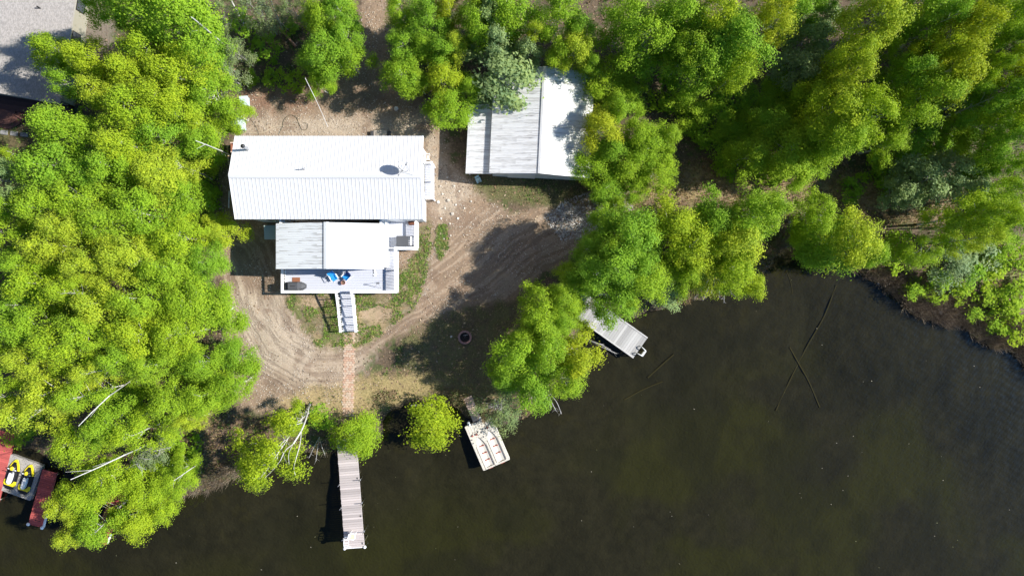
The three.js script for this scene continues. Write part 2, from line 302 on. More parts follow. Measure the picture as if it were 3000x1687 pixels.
const leafMat = (r, g, b) => new THREE.MeshPhysicalMaterial({ color: lin(r * 0.85, g * 0.91, b), vertexColors: true, roughness: 0.85, transmission: 0.5, thickness: 0, side: THREE.DoubleSide, specularIntensity: 0.25 });
const LEAF = {
  y: [leafMat(0.47, 0.57, 0.022), leafMat(0.43, 0.56, 0.022), leafMat(0.52, 0.6, 0.035), leafMat(0.39, 0.54, 0.025), leafMat(0.35, 0.52, 0.025)],
  g: [leafMat(0.35, 0.52, 0.025), leafMat(0.31, 0.5, 0.03), leafMat(0.39, 0.54, 0.025)],
  p: [leafMat(0.38, 0.48, 0.18), leafMat(0.35, 0.46, 0.15), leafMat(0.4, 0.49, 0.21)],
  o: [leafMat(0.5, 0.55, 0.022), leafMat(0.47, 0.56, 0.022), leafMat(0.52, 0.56, 0.025)],
  w: [leafMat(0.31, 0.37, 0.15), leafMat(0.28, 0.35, 0.12), leafMat(0.32, 0.38, 0.17)],
};
const badTrees = [];
// crown centre as surveyed at (u, v), radius ru in survey pixels, height h; kind of growth, leaf tone; base: survey point of the foot when the tree leans
function plant(name, label, category, group, u, v, ru, h, growth = 'birch', tone = 'y', base = null) {
  let g = 0.9, x, z, y; for (let k = 0; k < 4; k++) { y = g + h * (growth === 'bush' ? 0.5 : 0.62); [x, z] = xz(u, v, y); g = Math.max(0.02, ground(x, z)); }
  const r = ru * sc(y) * (growth === 'bush' ? 0.86 : 0.84), set = KIND[growth === 'bush' && r < 1.45 ? 'small' : growth], k = set[rnd() * set.length | 0], t = thing(name, label, category, [x, g - 0.05, z], 0, group);
  let L = h;
  if (base) {
    const b = gp(...base), d = new THREE.Vector3(x - b[0], y - b[1], z - b[2]); L = d.length() / 0.62; t.position.set(b[0], b[1] - 0.05, b[2]);
    t.quaternion.setFromUnitVectors(new THREE.Vector3(0, 1, 0), d.normalize());
  } else if (landD(x, z) < -0.1) badTrees.push(`${name} ${u},${v} in water`);
  if (!base && x > -23.4 && x < -8 && z > -12.6 && z < -6) badTrees.push(`${name} ${u},${v} in house`);
  const inner = rr(0, 6.283), c = Math.cos(inner), s = Math.sin(inner);
  const sx = r / 2.2 * rr(0.85, 1.18), sz = r / 2.2 * rr(0.85, 1.18), sy = L / 10;
  if (!base) t.rotation.set(gauss() * 0.05, 0, gauss() * 0.05);
  const mt = LEAF[tone][rnd() * LEAF[tone].length | 0], bk = growth === 'bush' ? barkBrown : growth === 'poplar' || growth === 'open' ? barkGrey : bark;
  for (const [n, geo, m] of [['trunk', k.trunk, bk], ['crown', k.crown, mt]]) { const o = mesh(n, geo, m, t); o.rotation.y = inner; o.scale.set(sx, sy, sz); }
  return t;
}
const stand = (name, label, group, growth, tone, rows) => rows.forEach(([u, v, r, h, gr, tn, base]) => plant(name, label, growth === 'bush' ? 'shrub' : 'tree', group, u, v, r, h, gr || growth, tn || tone, base));

stand('birch_tree', 'yellow-green birch in the dense stand between the white-roofed house and the grey-shingled house', 'birches between the two houses', 'birch', 'y', [
  [300, 185, 62, 12], [450, 150, 72, 12], [420, 235, 75, 12], [535, 205, 85, 11], [620, 290, 75, 8.5], [682, 325, 52, 5.5], [500, 310, 85, 11], [410, 335, 80, 12], [325, 285, 55, 11],
  [380, 430, 85, 12], [590, 425, 75, 8], [350, 515, 85, 12], [470, 510, 85, 10.5], [560, 350, 70, 9], [545, 500, 60, 8], [75, 468, 32, 9],
]);
stand('birch_tree', 'yellow-green birch in the dense wood left of the yard below the grey-shingled house', 'birches of the wood beside the yard', 'birch', 'y', [
  [170, 610, 70, 12.5], [540, 585, 75, 8], [440, 625, 85, 10.5], [340, 650, 75, 11.5], [250, 690, 60, 12.5], [170, 720, 62, 12.5], [115, 775, 50, 12], [40, 775, 50, 13], [515, 690, 85, 9],
  [640, 680, 76, 4.6], [500, 795, 85, 9.5], [390, 765, 85, 11.5], [300, 770, 60, 12], [150, 835, 88, 12.5], [248, 862, 55, 12], [330, 885, 85, 11.5], [420, 885, 75, 10.5], [560, 885, 85, 7.5],
  [110, 960, 75, 12.5], [135, 1040, 62, 12.5], [230, 1010, 75, 12.5], [290, 960, 62, 12], [420, 985, 85, 10.5], [530, 975, 85, 8.5], [40, 1080, 62, 12.5], [180, 1130, 82, 12], [95, 1190, 62, 12],
  [262, 1150, 62, 11.5], [310, 1080, 60, 11.5], [390, 1065, 62, 11], [690, 1122, 74, 5.5], [600, 1162, 72, 7], [515, 1180, 70, 8], [555, 1235, 45, 6.5], [40, 980, 55, 12], [50, 1150, 50, 12],
]);
stand('birch_tree', 'fresh green birch among the yellow-green ones in the wood left of the yard', 'green birches in the left wood', 'birch', 'g', [
  [215, 388, 88, 12.5], [175, 500, 92, 12.5], [270, 490, 60, 11.5], [480, 415, 70, 10], [72, 600, 48, 12.5], [270, 592, 70, 12], [30, 690, 60, 12.5], [605, 775, 74, 6], [50, 890, 62, 12.5], [640, 905, 70, 5], [460, 1065, 62, 9.5], [600, 1065, 62, 7], [700, 1045, 62, 4.5], [240, 245, 50, 10.5], [610, 150, 60, 9],
]);
stand('birch_tree', 'green birch overhanging the right edge of the grey shingled roof', null, 'birch', 'g', [[180, 165, 62, 11]]);
stand('birch_tree', 'large green birch beyond the grass strip, its white trunk leaning out from under it', 'large green birches behind the grass strip', 'birch', 'g', [[425, 40, 92, 16.5], [545, 62, 96, 15.5], [360, 20, 60, 15]]);
stand('feathery_tree', 'greyish green feathery tree at the wood edge behind the back yard', 'greyish trees behind the back yard', 'open', 'w', [[660, 215, 58, 6], [745, 30, 60, 9], [690, 150, 45, 6.5], [790, 25, 45, 8], [640, 30, 50, 10], [850, 20, 45, 8]]);
stand('pale_tree', 'pale leafy tree at the outer edge of the left wood', null, 'birch', 'p', [[30, 535, 60, 12.5]]);
stand('birch_tree', 'yellow-green birch on the bank above the two yellow watercraft and red docks', 'birches over the red docks', 'birch', 'y', [
  [330, 1245, 75, 9.5], [240, 1292, 64, 9], [405, 1265, 72, 9], [335, 1395, 74, 7.5], [250, 1440, 66, 7], [205, 1470, 62, 7, null, null, [310, 1415]], [425, 1440, 72, 5.5], [512, 1405, 58, 4.5], [300, 1520, 72, 7, null, null, [390, 1440]], [395, 1510, 62, 6, null, null, [430, 1445]], [232, 1530, 54, 6.5, null, null, [330, 1425]], [540, 1365, 50, 4.5], [470, 1480, 45, 5, null, null, [480, 1445]],
]);
stand('willow', 'greyish twiggy willow in the birches over the red docks', null, 'open', 'w', [[450, 1335, 66, 6]]);
stand('birch_tree', 'yellow-green birch leaning over the water with bare white limbs, left of the plank dock', null, 'birch', 'y', [[800, 1318, 112, 8, null, null, [905, 1185]]]);
{ // its bare white limbs lie over the leaves
  const t = scene.children[scene.children.length - 1], inv = new THREE.Matrix4().compose(t.position, t.quaternion, t.scale).invert();
  const way = (pts) => pts.map(([u, v, y]) => new THREE.Vector3(...at(u, v, y)).applyMatrix4(inv).toArray());
  for (const [pts, r] of [[[[905, 1186, 1.2], [896, 1225, 4.6], [880, 1265, 6.6], [858, 1300, 7.4]], 0.12], [[[882, 1262, 6.4], [878, 1300, 7], [866, 1345, 7.2]], 0.06], [[[893, 1235, 5], [860, 1245, 6.2], [805, 1248, 6.6]], 0.05], [[[835, 1288, 6.8], [815, 1310, 7.4], [790, 1335, 7.8]], 0.06], [[[815, 1310, 7.4], [812, 1345, 7.8]], 0.04], [[[858, 1300, 7.4], [835, 1320, 7.8], [820, 1350, 8]], 0.05], [[[866, 1345, 7.2], [860, 1370, 7.4], [864, 1392, 7.4]], 0.035], [[[820, 1350, 8], [800, 1375, 8.2], [775, 1400, 8.2]], 0.03], [[[858, 1300, 7.4], [845, 1330, 7.9], [846, 1360, 8]], 0.03], [[[790, 1335, 7.8], [765, 1352, 8], [745, 1380, 8]], 0.03]]) mesh('limb', tubeGeo(way(pts.map(([u, v, y]) => [u, v, y - 0.5])), r * 0.6, 16, 6), bark, t);
}
stand('birch_tree', 'slender lower birch stem drooping beside the leaning birch left of the plank dock', null, 'slim', 'y', [[870, 1230, 62, 5, null, null, [915, 1200]]]);
stand('shrub', 'small green shrub at the foot of the leaning birch', null, 'bush', 'g', [[938, 1228, 42, 2.4]]);
stand('birch_tree', 'small yellow-green tree standing over the shore end of the plank dock', null, 'birch', 'y', [[1048, 1278, 84, 4.8, null, null, [1060, 1240]]]);
stand('birch_tree', 'rounded lime-green tree between the plank dock and the white floating dock', null, 'bush', 'y', [[1266, 1258, 98, 5, null, null, [1280, 1205]]]);
stand('willow', 'sparse greyish willow beside the white floating dock', null, 'open', 'w', [[1468, 1195, 74, 4, null, null, [1450, 1170]]]);
stand('birch_tree', 'green tree in the shoreline clump between the white floating dock and the grey dock', 'shore trees left of the grey dock', 'birch', 'g', [
  [1508, 1045, 82, 9], [1560, 960, 66, 8.5], [1562, 1132, 76, 7.5, null, null, [1545, 1105]], [1645, 1105, 70, 7.5, null, null, [1605, 1080]], [1600, 895, 66, 8], [1610, 1020, 66, 9], [1640, 940, 54, 8], [1650, 870, 50, 8], [1480, 1110, 50, 6], [1540, 1010, 60, 8], [1662, 905, 52, 7], [1600, 960, 60, 8],
]);
stand('birch_tree', 'golden-green tree in the shoreline clump left of the grey dock', null, 'birch', 'o', [[1685, 1040, 84, 8.5, null, null, [1650, 1005]]]);
stand('birch_tree', 'bright green tree overhanging the land end of the grey dock', 'trees over the grey dock', 'birch', 'g', [
  [1800, 770, 92, 10.5], [1800, 868, 78, 8, null, null, [1755, 862]], [1862, 842, 74, 9], [1740, 800, 70, 9.5], [1835, 705, 82, 10.5], [1728, 730, 50, 8], [1795, 660, 60, 9], [1805, 600, 34, 5], [1770, 710, 60, 9.5], [1880, 780, 66, 9], [1690, 845, 58, 7], [1668, 800, 40, 6],
]);
stand('birch_tree', 'yellow-green tree in the shoreline row between the grey dock and the brown path', 'shore trees below the brown path', 'birch', 'y', [
  [1890, 690, 80, 9, null, 'g'], [1960, 655, 82, 9.5], [2015, 720, 75, 9.5], [2085, 640, 72, 9, null, 'g'], [2150, 700, 85, 10], [2200, 645, 80, 11], [2245, 605, 60, 11], [2140, 785, 72, 8.5], [2192, 830, 52, 7, null, null, [2140, 800]], [2065, 800, 72, 7], [2000, 800, 60, 7.5, null, 'g'], [1925, 780, 62, 7, null, 'g'], [2090, 720, 60, 9],
]);
stand('shrub', 'pale grey-green shrub hanging over the water right of the grey dock', null, 'bush', 'p', [[1955, 852, 58, 3, null, null, [1925, 860]]]);
stand('birch_tree', 'bright green shore tree standing alone between path and lake inlet', 'lone shore trees by the inlet', 'birch', 'g', [[2390, 632, 62, 9], [2482, 690, 84, 9.5, null, 'y'], [2415, 722, 84, 7, null, null, [2400, 690]], [2545, 735, 52, 8, null, 'y'], [2350, 700, 46, 6, null, null, [2345, 690]]]);
stand('small_tree', 'small pointed yellow-green tree among grey shrubs by the inlet', null, 'slim', 'y', [[2700, 738, 62, 7]]);
stand('shrub', 'low grey-green shrub on the shore right of the inlet trees', 'low shrubs right of the inlet', 'bush', 'p', [[2605, 745, 50, 3, null, 'g'], [2635, 700, 38, 2.5, null, 'g'], [2790, 770, 62, 3.2], [2755, 820, 46, 2.4, null, 'g'], [2850, 800, 52, 2.6, null, 'g'], [2870, 745, 50, 3], [2930, 720, 56, 3, null, 'g'], [2985, 760, 52, 3, null, 'g'], [2950, 900, 48, 2, null, 'g'], [2990, 960, 46, 2, null, 'y'], [2890, 860, 34, 1.6, null, 'g'], [2985, 650, 60, 4, null, 'g'], [2680, 850, 34, 1.5, null, 'g'], [2740, 870, 30, 1.3, null, 'y'], [2810, 850, 44, 1.8, null, 'y'], [2900, 800, 48, 2.4, null, 'y'], [2920, 950, 36, 1.4, null, 'g'], [2980, 860, 52, 2.2, null, 'y'], [2860, 920, 30, 1.2, null, 'y'], [2780, 710, 44, 3, null, 'g']]);
stand('birch_tree', 'broad yellow-green tree above the right end of the brown path', 'trees at the right end of the path', 'birch', 'y', [[2830, 635, 84, 11], [2905, 645, 55, 12], [2860, 700, 50, 9]]);
stand('pale_shrub', 'pale white-flecked leafy shrub on the upper side of the brown path', 'pale shrubs above the path', 'poplar', 'p', [[2700, 525, 78, 6], [2790, 495, 72, 6.5], [2640, 560, 48, 5], [2830, 545, 52, 6]]);
stand('pale_shrub', 'pale white-flecked leafy shrub in a gap among the tall birches of the right wood', 'pale shrubs inside the right wood', 'poplar', 'p', [[2360, 105, 72, 6.5], [2345, 185, 60, 6], [2410, 60, 45, 6]]);
stand('poplar_tree', 'broad silvery green poplar overhanging the white shed roof', null, 'poplar', 'p', [[1478, 215, 108, 7]]);
stand('poplar_tree', 'silvery green leading shoots of a poplar behind the shed', 'poplar tops behind the shed', 'poplar', 'p', [[1462, 110, 46, 9], [1435, 30, 52, 9], [1545, 165, 40, 7.5]]);
stand('birch_tree', 'green birch between the gravel drive and the white shed', 'birches between drive and shed', 'birch', 'g', [
  [1315, 320, 64, 5.5, null, 'y'], [1300, 240, 58, 6.5, null, 'o'], [1345, 130, 48, 7.5, null, 'y'], [1190, 225, 58, 6.5], [1190, 130, 52, 7.5], [1230, 240, 40, 6], [1300, 140, 60, 7.5], [1180, 40, 60, 9], [1260, 60, 55, 9], [1320, 40, 50, 9, null, 'o'], [1235, 150, 40, 7], [1380, 260, 46, 5.5],
]);
stand('birch_tree', 'green birch in the row standing behind the white shed', 'birches behind the white shed', 'birch', 'g', [
  [1500, 40, 85, 9.5], [1400, 90, 65, 9], [1572, 95, 40, 9.5, 'slim', 'o'], [1640, 50, 66, 10], [1690, 150, 62, 8.5, null, 'y'], [1640, 160, 55, 8], [1700, 90, 55, 9], [1420, 20, 60, 9, null, 'y'], [1720, 200, 46, 7.5],
]);
stand('birch_tree', 'green birch on the left side of the gravel drive behind the house', 'birches left of the gravel drive', 'birch', 'g', [[950, 60, 62, 9], [1005, 40, 55, 9.5], [958, 150, 72, 8], [1020, 170, 60, 7], [935, 245, 42, 4.5], [905, 185, 46, 6.5], [1010, 110, 50, 8], [985, -10, 50, 10]]);
stand('shrub', 'small bright green shrub in the clearing behind the back yard', 'small shrubs in the back clearing', 'bush', 'g', [[780, 135, 38, 2.5], [705, 82, 44, 3.5], [800, 220, 34, 2], [860, 235, 34, 2], [735, 230, 26, 1.6], [850, 80, 26, 1.8], [905, 60, 34, 3]]);
stand('birch_tree', 'tall yellow-green birch overhanging the right side of the shed roof', 'birches right of the shed', 'birch', 'o', [[1765, 390, 72, 7], [1800, 320, 46, 7, null, 'y'], [1790, 440, 60, 6, null, 'g']]);
stand('birch_tree', 'green bushy tree at the front right corner of the white shed', 'bushy trees at the shed corner', 'birch', 'g', [[1745, 490, 66, 5], [1835, 490, 70, 5.5], [1900, 430, 62, 6.5, null, 'y'], [1920, 510, 66, 5.5], [1870, 400, 50, 6.5], [1960, 400, 40, 6.5], [1775, 550, 60, 3.6], [1860, 545, 50, 4]]);
stand('birch_tree', 'tall birch in the wood right of the shed, its crown glowing yellow-green at the top', 'tall birches of the right wood', 'birch', 'y', [
  [1830, 60, 88, 11, null, 'g'], [1900, 130, 92, 11], [1985, 60, 92, 12, null, 'g'], [2080, 60, 95, 12.5], [2140, 135, 95, 12.5, null, 'g'], [2245, 85, 72, 13, null, 'o'], [2165, 215, 72, 11], [2050, 215, 78, 10.5, null, 'g'], [2060, 140, 80, 11.5, null, 'g'], [2000, 160, 70, 11],
  [2530, 70, 84, 13], [2485, 165, 72, 12.5], [2440, 330, 105, 11.5, null, 'y'], [2520, 350, 80, 12.5], [2400, 410, 84, 10.5, null, 'g'], [2480, 235, 60, 12], [2460, 420, 70, 11],
  [2640, 40, 84, 13, null, 'g'], [2705, 85, 62, 13, null, 'g'], [2800, 40, 66, 13.5, null, 'o'], [2722, 165, 64, 13, null, 'o'], [2802, 130, 72, 14, null, 'o'], [2775, 225, 84, 13, null, 'o'], [2700, 285, 84, 12, null, 'y'], [2640, 215, 66, 12, null, 'g'],
  [2912, 100, 62, 13.5, null, 'g'], [2975, 120, 55, 13.5, null, 'g'], [2950, 200, 52, 13, null, 'y'], [2870, 215, 42, 12, null, 'y'], [2965, 265, 62, 13, null, 'g'], [2950, 345, 72, 12], [2925, 415, 62, 11, null, 'g'], [2985, 480, 62, 11, null, 'g'], [2890, 300, 60, 12, null, 'g'], [2960, 560, 55, 9, null, 'g'], [2860, 30, 60, 13, null, 'g'], [2930, 20, 60, 13, null, 'g'],
]);
stand('birch_tree', 'lower green tree in the shade of the tall right wood', 'shaded trees of the right wood', 'birch', 'g', [[2300, 440, 84, 7], [2200, 460, 64, 6], [2260, 370, 60, 6], [1780, 240, 74, 5.5, null, 'g'], [1845, 290, 55, 5], [2380, 280, 70, 7], [2590, 420, 60, 7], [2680, 400, 70, 6], [2790, 380, 66, 6], [2850, 450, 60, 8, null, 'y'], [2350, 490, 60, 5], [2560, 160, 50, 9], [2300, 30, 70, 10], [2380, 20, 50, 9], [2600, 310, 55, 8], [2870, 520, 50, 6]]);
stand('shrub', 'green understorey shrub on the shaded floor of the right wood', 'understorey of the right wood', 'bush', 'g', [[2020, 330, 56, 3], [2100, 350, 72, 3], [2160, 420, 70, 2.6], [2060, 400, 44, 2], [1950, 300, 44, 2.4], [2200, 340, 56, 2.6], [2290, 250, 60, 3], [2240, 300, 56, 3], [2130, 290, 50, 3], [1960, 240, 44, 3], [2640, 470, 50, 2.4], [2570, 480, 44, 2.2], [2740, 430, 56, 2.4], [2500, 560, 40, 1.6], [2590, 540, 44, 1.8], [2330, 330, 56, 3], [2850, 350, 60, 3], [2400, 180, 50, 3], [2600, 250, 46, 3], [1990, 380, 30, 1.6], [2120, 490, 40, 1.6], [2270, 500, 44, 1.8], [2900, 580, 40, 2], [1870, 200, 50, 3]]);
stand('shrub', 'green shrub on the dim floor inside the left wood', 'understorey of the left wood', 'bush', 'g', [[590, 480, 46, 1.8], [610, 560, 40, 1.5], [420, 1120, 60, 3], [300, 1010, 50, 3], [360, 1170, 60, 3], [560, 1100, 50, 2.4], [330, 570, 50, 3], [90, 1240, 50, 2.5], [60, 1270, 44, 1.8], [420, 1350, 50, 2], [250, 560, 60, 3], [90, 660, 60, 3], [200, 910, 60, 3], [480, 870, 50, 3], [280, 370, 50, 2], [480, 740, 46, 3], [60, 830, 50, 3], [500, 1290, 44, 2], [540, 1310, 40, 1.6], [480, 1370, 40, 1.5]]);
// the wood goes on past the right and upper edges of the view
stand('birch_tree', 'tall birch of the wood that goes on beyond the right wood', 'wood beyond the right edge', 'birch', 'g', Array.from({ length: 16 }, (_, i) => [3070 + (i % 4) * 95 + rr(-30, 30), -40 + Math.floor(i / 4) * 95 + rr(-30, 30), 80, rr(10, 13), null, 'ygo'[i % 3]]));
// bare white trunks that rise through the leaves of the left wood
function bareTrunk(label, base, way, r, twigs = []) {
  r *= 0.5; const b = gp(...base), t = thing('bare_birch', label, 'tree', b), rel = (p) => [p[0] - b[0], p[1] - b[1], p[2] - b[2]];
  const pts = [[0, -0.1, 0], ...way.map(q => rel(at(...q)))]; for (let k = 0; k + 1 < pts.length; k++) rod('trunk', t, bark, pts[k], pts[k + 1], r * (1 - 0.7 * k / pts.length), r * (1 - 0.7 * (k + 1) / pts.length), 8);
  for (const [p, q] of twigs) rod('limb', t, bark, rel(at(...p)), rel(at(...q)), r * 0.35, r * 0.12, 6);
}
bareTrunk('bare white birch trunk slanting over the leaves above the grey watercraft float', [455, 1292], [[365, 1332, 9.5], [280, 1372, 11.4], [205, 1405, 12.6]], 0.13, [[[330, 1348, 10.3], [270, 1368, 11.2]], [[270, 1377, 11.6], [190, 1383, 12.4]]]);
bareTrunk('bare white birch trunk slanting over the wood between the yard and the red docks', [395, 1105], [[318, 1160, 12.2], [270, 1205, 13.6], [228, 1248, 14.6]], 0.11, [[[290, 1186, 13], [262, 1222, 13.8]]]);
bareTrunk('short bare white trunk at the water edge of the birches over the red docks', [590, 1352], [[560, 1372, 5.2], [508, 1408, 6.2]], 0.09, [[[535, 1390, 5.7], [520, 1410, 6]]]);
bareTrunk('thick white birch trunk leaning away from the back yard toward the grey-shingled house', [706, 178], [[690, 162, 2.5], [632, 110, 8.5], [575, 62, 13.6], [560, 50, 14.6]], 0.17, [[[600, 84, 11.4], [560, 92, 12.4]]]);
bareTrunk('pale birch trunk pointing at the back left corner of the white-roofed house', [684, 462], [[650, 443, 6.5], [606, 425, 9.2], [572, 412, 10.6]], 0.12, [[[600, 423, 9.4], [575, 436, 10]]]);
if (badTrees.length) console.log(badTrees.join('\n'));
// ------------------------------------------------------------ materials for buildings
const whitePaint = mat(0.8, 0.8, 0.79, 0.5), siding = mat(0.7, 0.71, 0.7, 0.6), railWhite = mat(0.78, 0.78, 0.78, 0.45), glass = new THREE.MeshPhysicalMaterial({ color: lin(0.05, 0.06, 0.07), roughness: 0.08, metalness: 0 });
const black = mat(0.012, 0.012, 0.013, 0.5), steel = mat(0.45, 0.46, 0.47, 0.35, { metalness: 0.8 }), greyPlastic = mat(0.3, 0.3, 0.31, 0.6), darkGrey = mat(0.06, 0.062, 0.068, 0.75), rust = mat(0.2, 0.075, 0.04, 0.85);
function grainTex(base, spread, sx, sy, streak = 0, dark = null, rep = [1, 1], n = 256) {
  return tex(n, n, (x, y) => {
    const a = vnoise(x * sx, y * sy), b = vnoise(x * sx * 3 + 9, y * sy * 3), h = hash(x + 77, y), s = 1 + spread * (a * 0.6 + b * 0.3 + h * 0.1 - 0.5) * 2;
    let c = base.map(v => v * s);
    if (dark) { const k = smooth(1 - streak, 1 - streak + 0.15, fbm(x * sx * 1.7 + 31, y * sy * 1.7 + 3, 3) * 1.25); c = c.map((v, q) => mix(v, dark[q], k)); }
    return c;
  }, true, rep);
}
const mainRoofMat = new THREE.MeshStandardMaterial({ map: grainTex([0.6, 0.6, 0.595], 0.06, 0.02, 0.05), roughness: 0.45, metalness: 0.1 });
const annexRoofMat = new THREE.MeshStandardMaterial({ map: grainTex([0.66, 0.68, 0.68], 0.06, 0.03, 0.008, 0.2, [0.42, 0.42, 0.41], [0.5, 0.2]), roughness: 0.5, metalness: 0.1 });
const shedRoofMat = new THREE.MeshStandardMaterial({ map: grainTex([0.68, 0.68, 0.67], 0.1, 0.13, 0.012, 0.24, [0.3, 0.29, 0.28], [0.6, 0.2]), roughness: 0.6, metalness: 0.05 });

// ribbed metal sheets laid side by side; o: corner, u: along the ridge, v: down the slope (vectors), n sheets, ribs per sheet
function sheetRoof(parent, name, m, o, u, v, n, ribs = 1, ribH = 0.024, ribW = 0.024) {
  let O = new THREE.Vector3(...o), U = new THREE.Vector3(...u); const V = new THREE.Vector3(...v);
  if (new THREE.Vector3().crossVectors(V, U).y < 0) { O = O.clone().add(U); U = U.clone().negate(); }
  const L = V.length(), w = U.length() / n, X = U.clone().normalize(), Z = V.clone().normalize(), Y = new THREE.Vector3().crossVectors(Z, X).normalize();
  const sp = new THREE.Shape(); sp.moveTo(0, -0.012); sp.lineTo(0, 0);
  for (let k = 0; k < ribs; k++) { const e = w * (k + 1) / ribs; sp.lineTo(e - ribW * 2, 0); sp.lineTo(e - ribW * 1.5, ribH); sp.lineTo(e - ribW * 0.5, ribH); sp.lineTo(e - 0.0005, 0); }
  sp.lineTo(w - 0.0005, -0.012); sp.closePath();
  const base = new THREE.ExtrudeGeometry(sp, { depth: L, bevelEnabled: false });
  const vars = [0, 1, 2, 3, 4].map(k => { const g = base.clone(), p = g.attributes.position, t = g.attributes.uv; for (let i = 0; i < t.count; i++) t.setXY(i, p.getX(i) + k * 0.731, p.getZ(i) + k * 1.37); return g; });
  for (let i = 0; i < n; i++) {
    const p = mesh(name, vars[i * 7 % 5], m, parent, O.clone().addScaledVector(X, i * w).sub(parent.position).toArray());
    p.quaternion.setFromRotationMatrix(new THREE.Matrix4().makeBasis(X, Y, Z));
    if (parent.rotation.y) { p.position.copy(O).addScaledVector(X, i * w); }
  }
}
const off = (root) => (x, y, z) => [x - root.position.x, y - root.position.y, z - root.position.z];
function gable(parent, name, m, pts, depth, p, ry = 0) { const s = new THREE.Shape(pts.map(q => new THREE.Vector2(...q))); return mesh(name, new THREE.ExtrudeGeometry(s, { depth, bevelEnabled: false }), m, parent, p, [0, ry, 0]); }
function windowOn(parent, p, w, h, ry) { const f = box('window', parent, railWhite, w + 0.16, h + 0.16, 0.06, p, [0, ry, 0]); box('pane', f, glass, w, h, 0.02, [0, 0, 0.03]); box('mullion', f, railWhite, 0.05, h, 0.03, [0, 0, 0.035]); return f; }

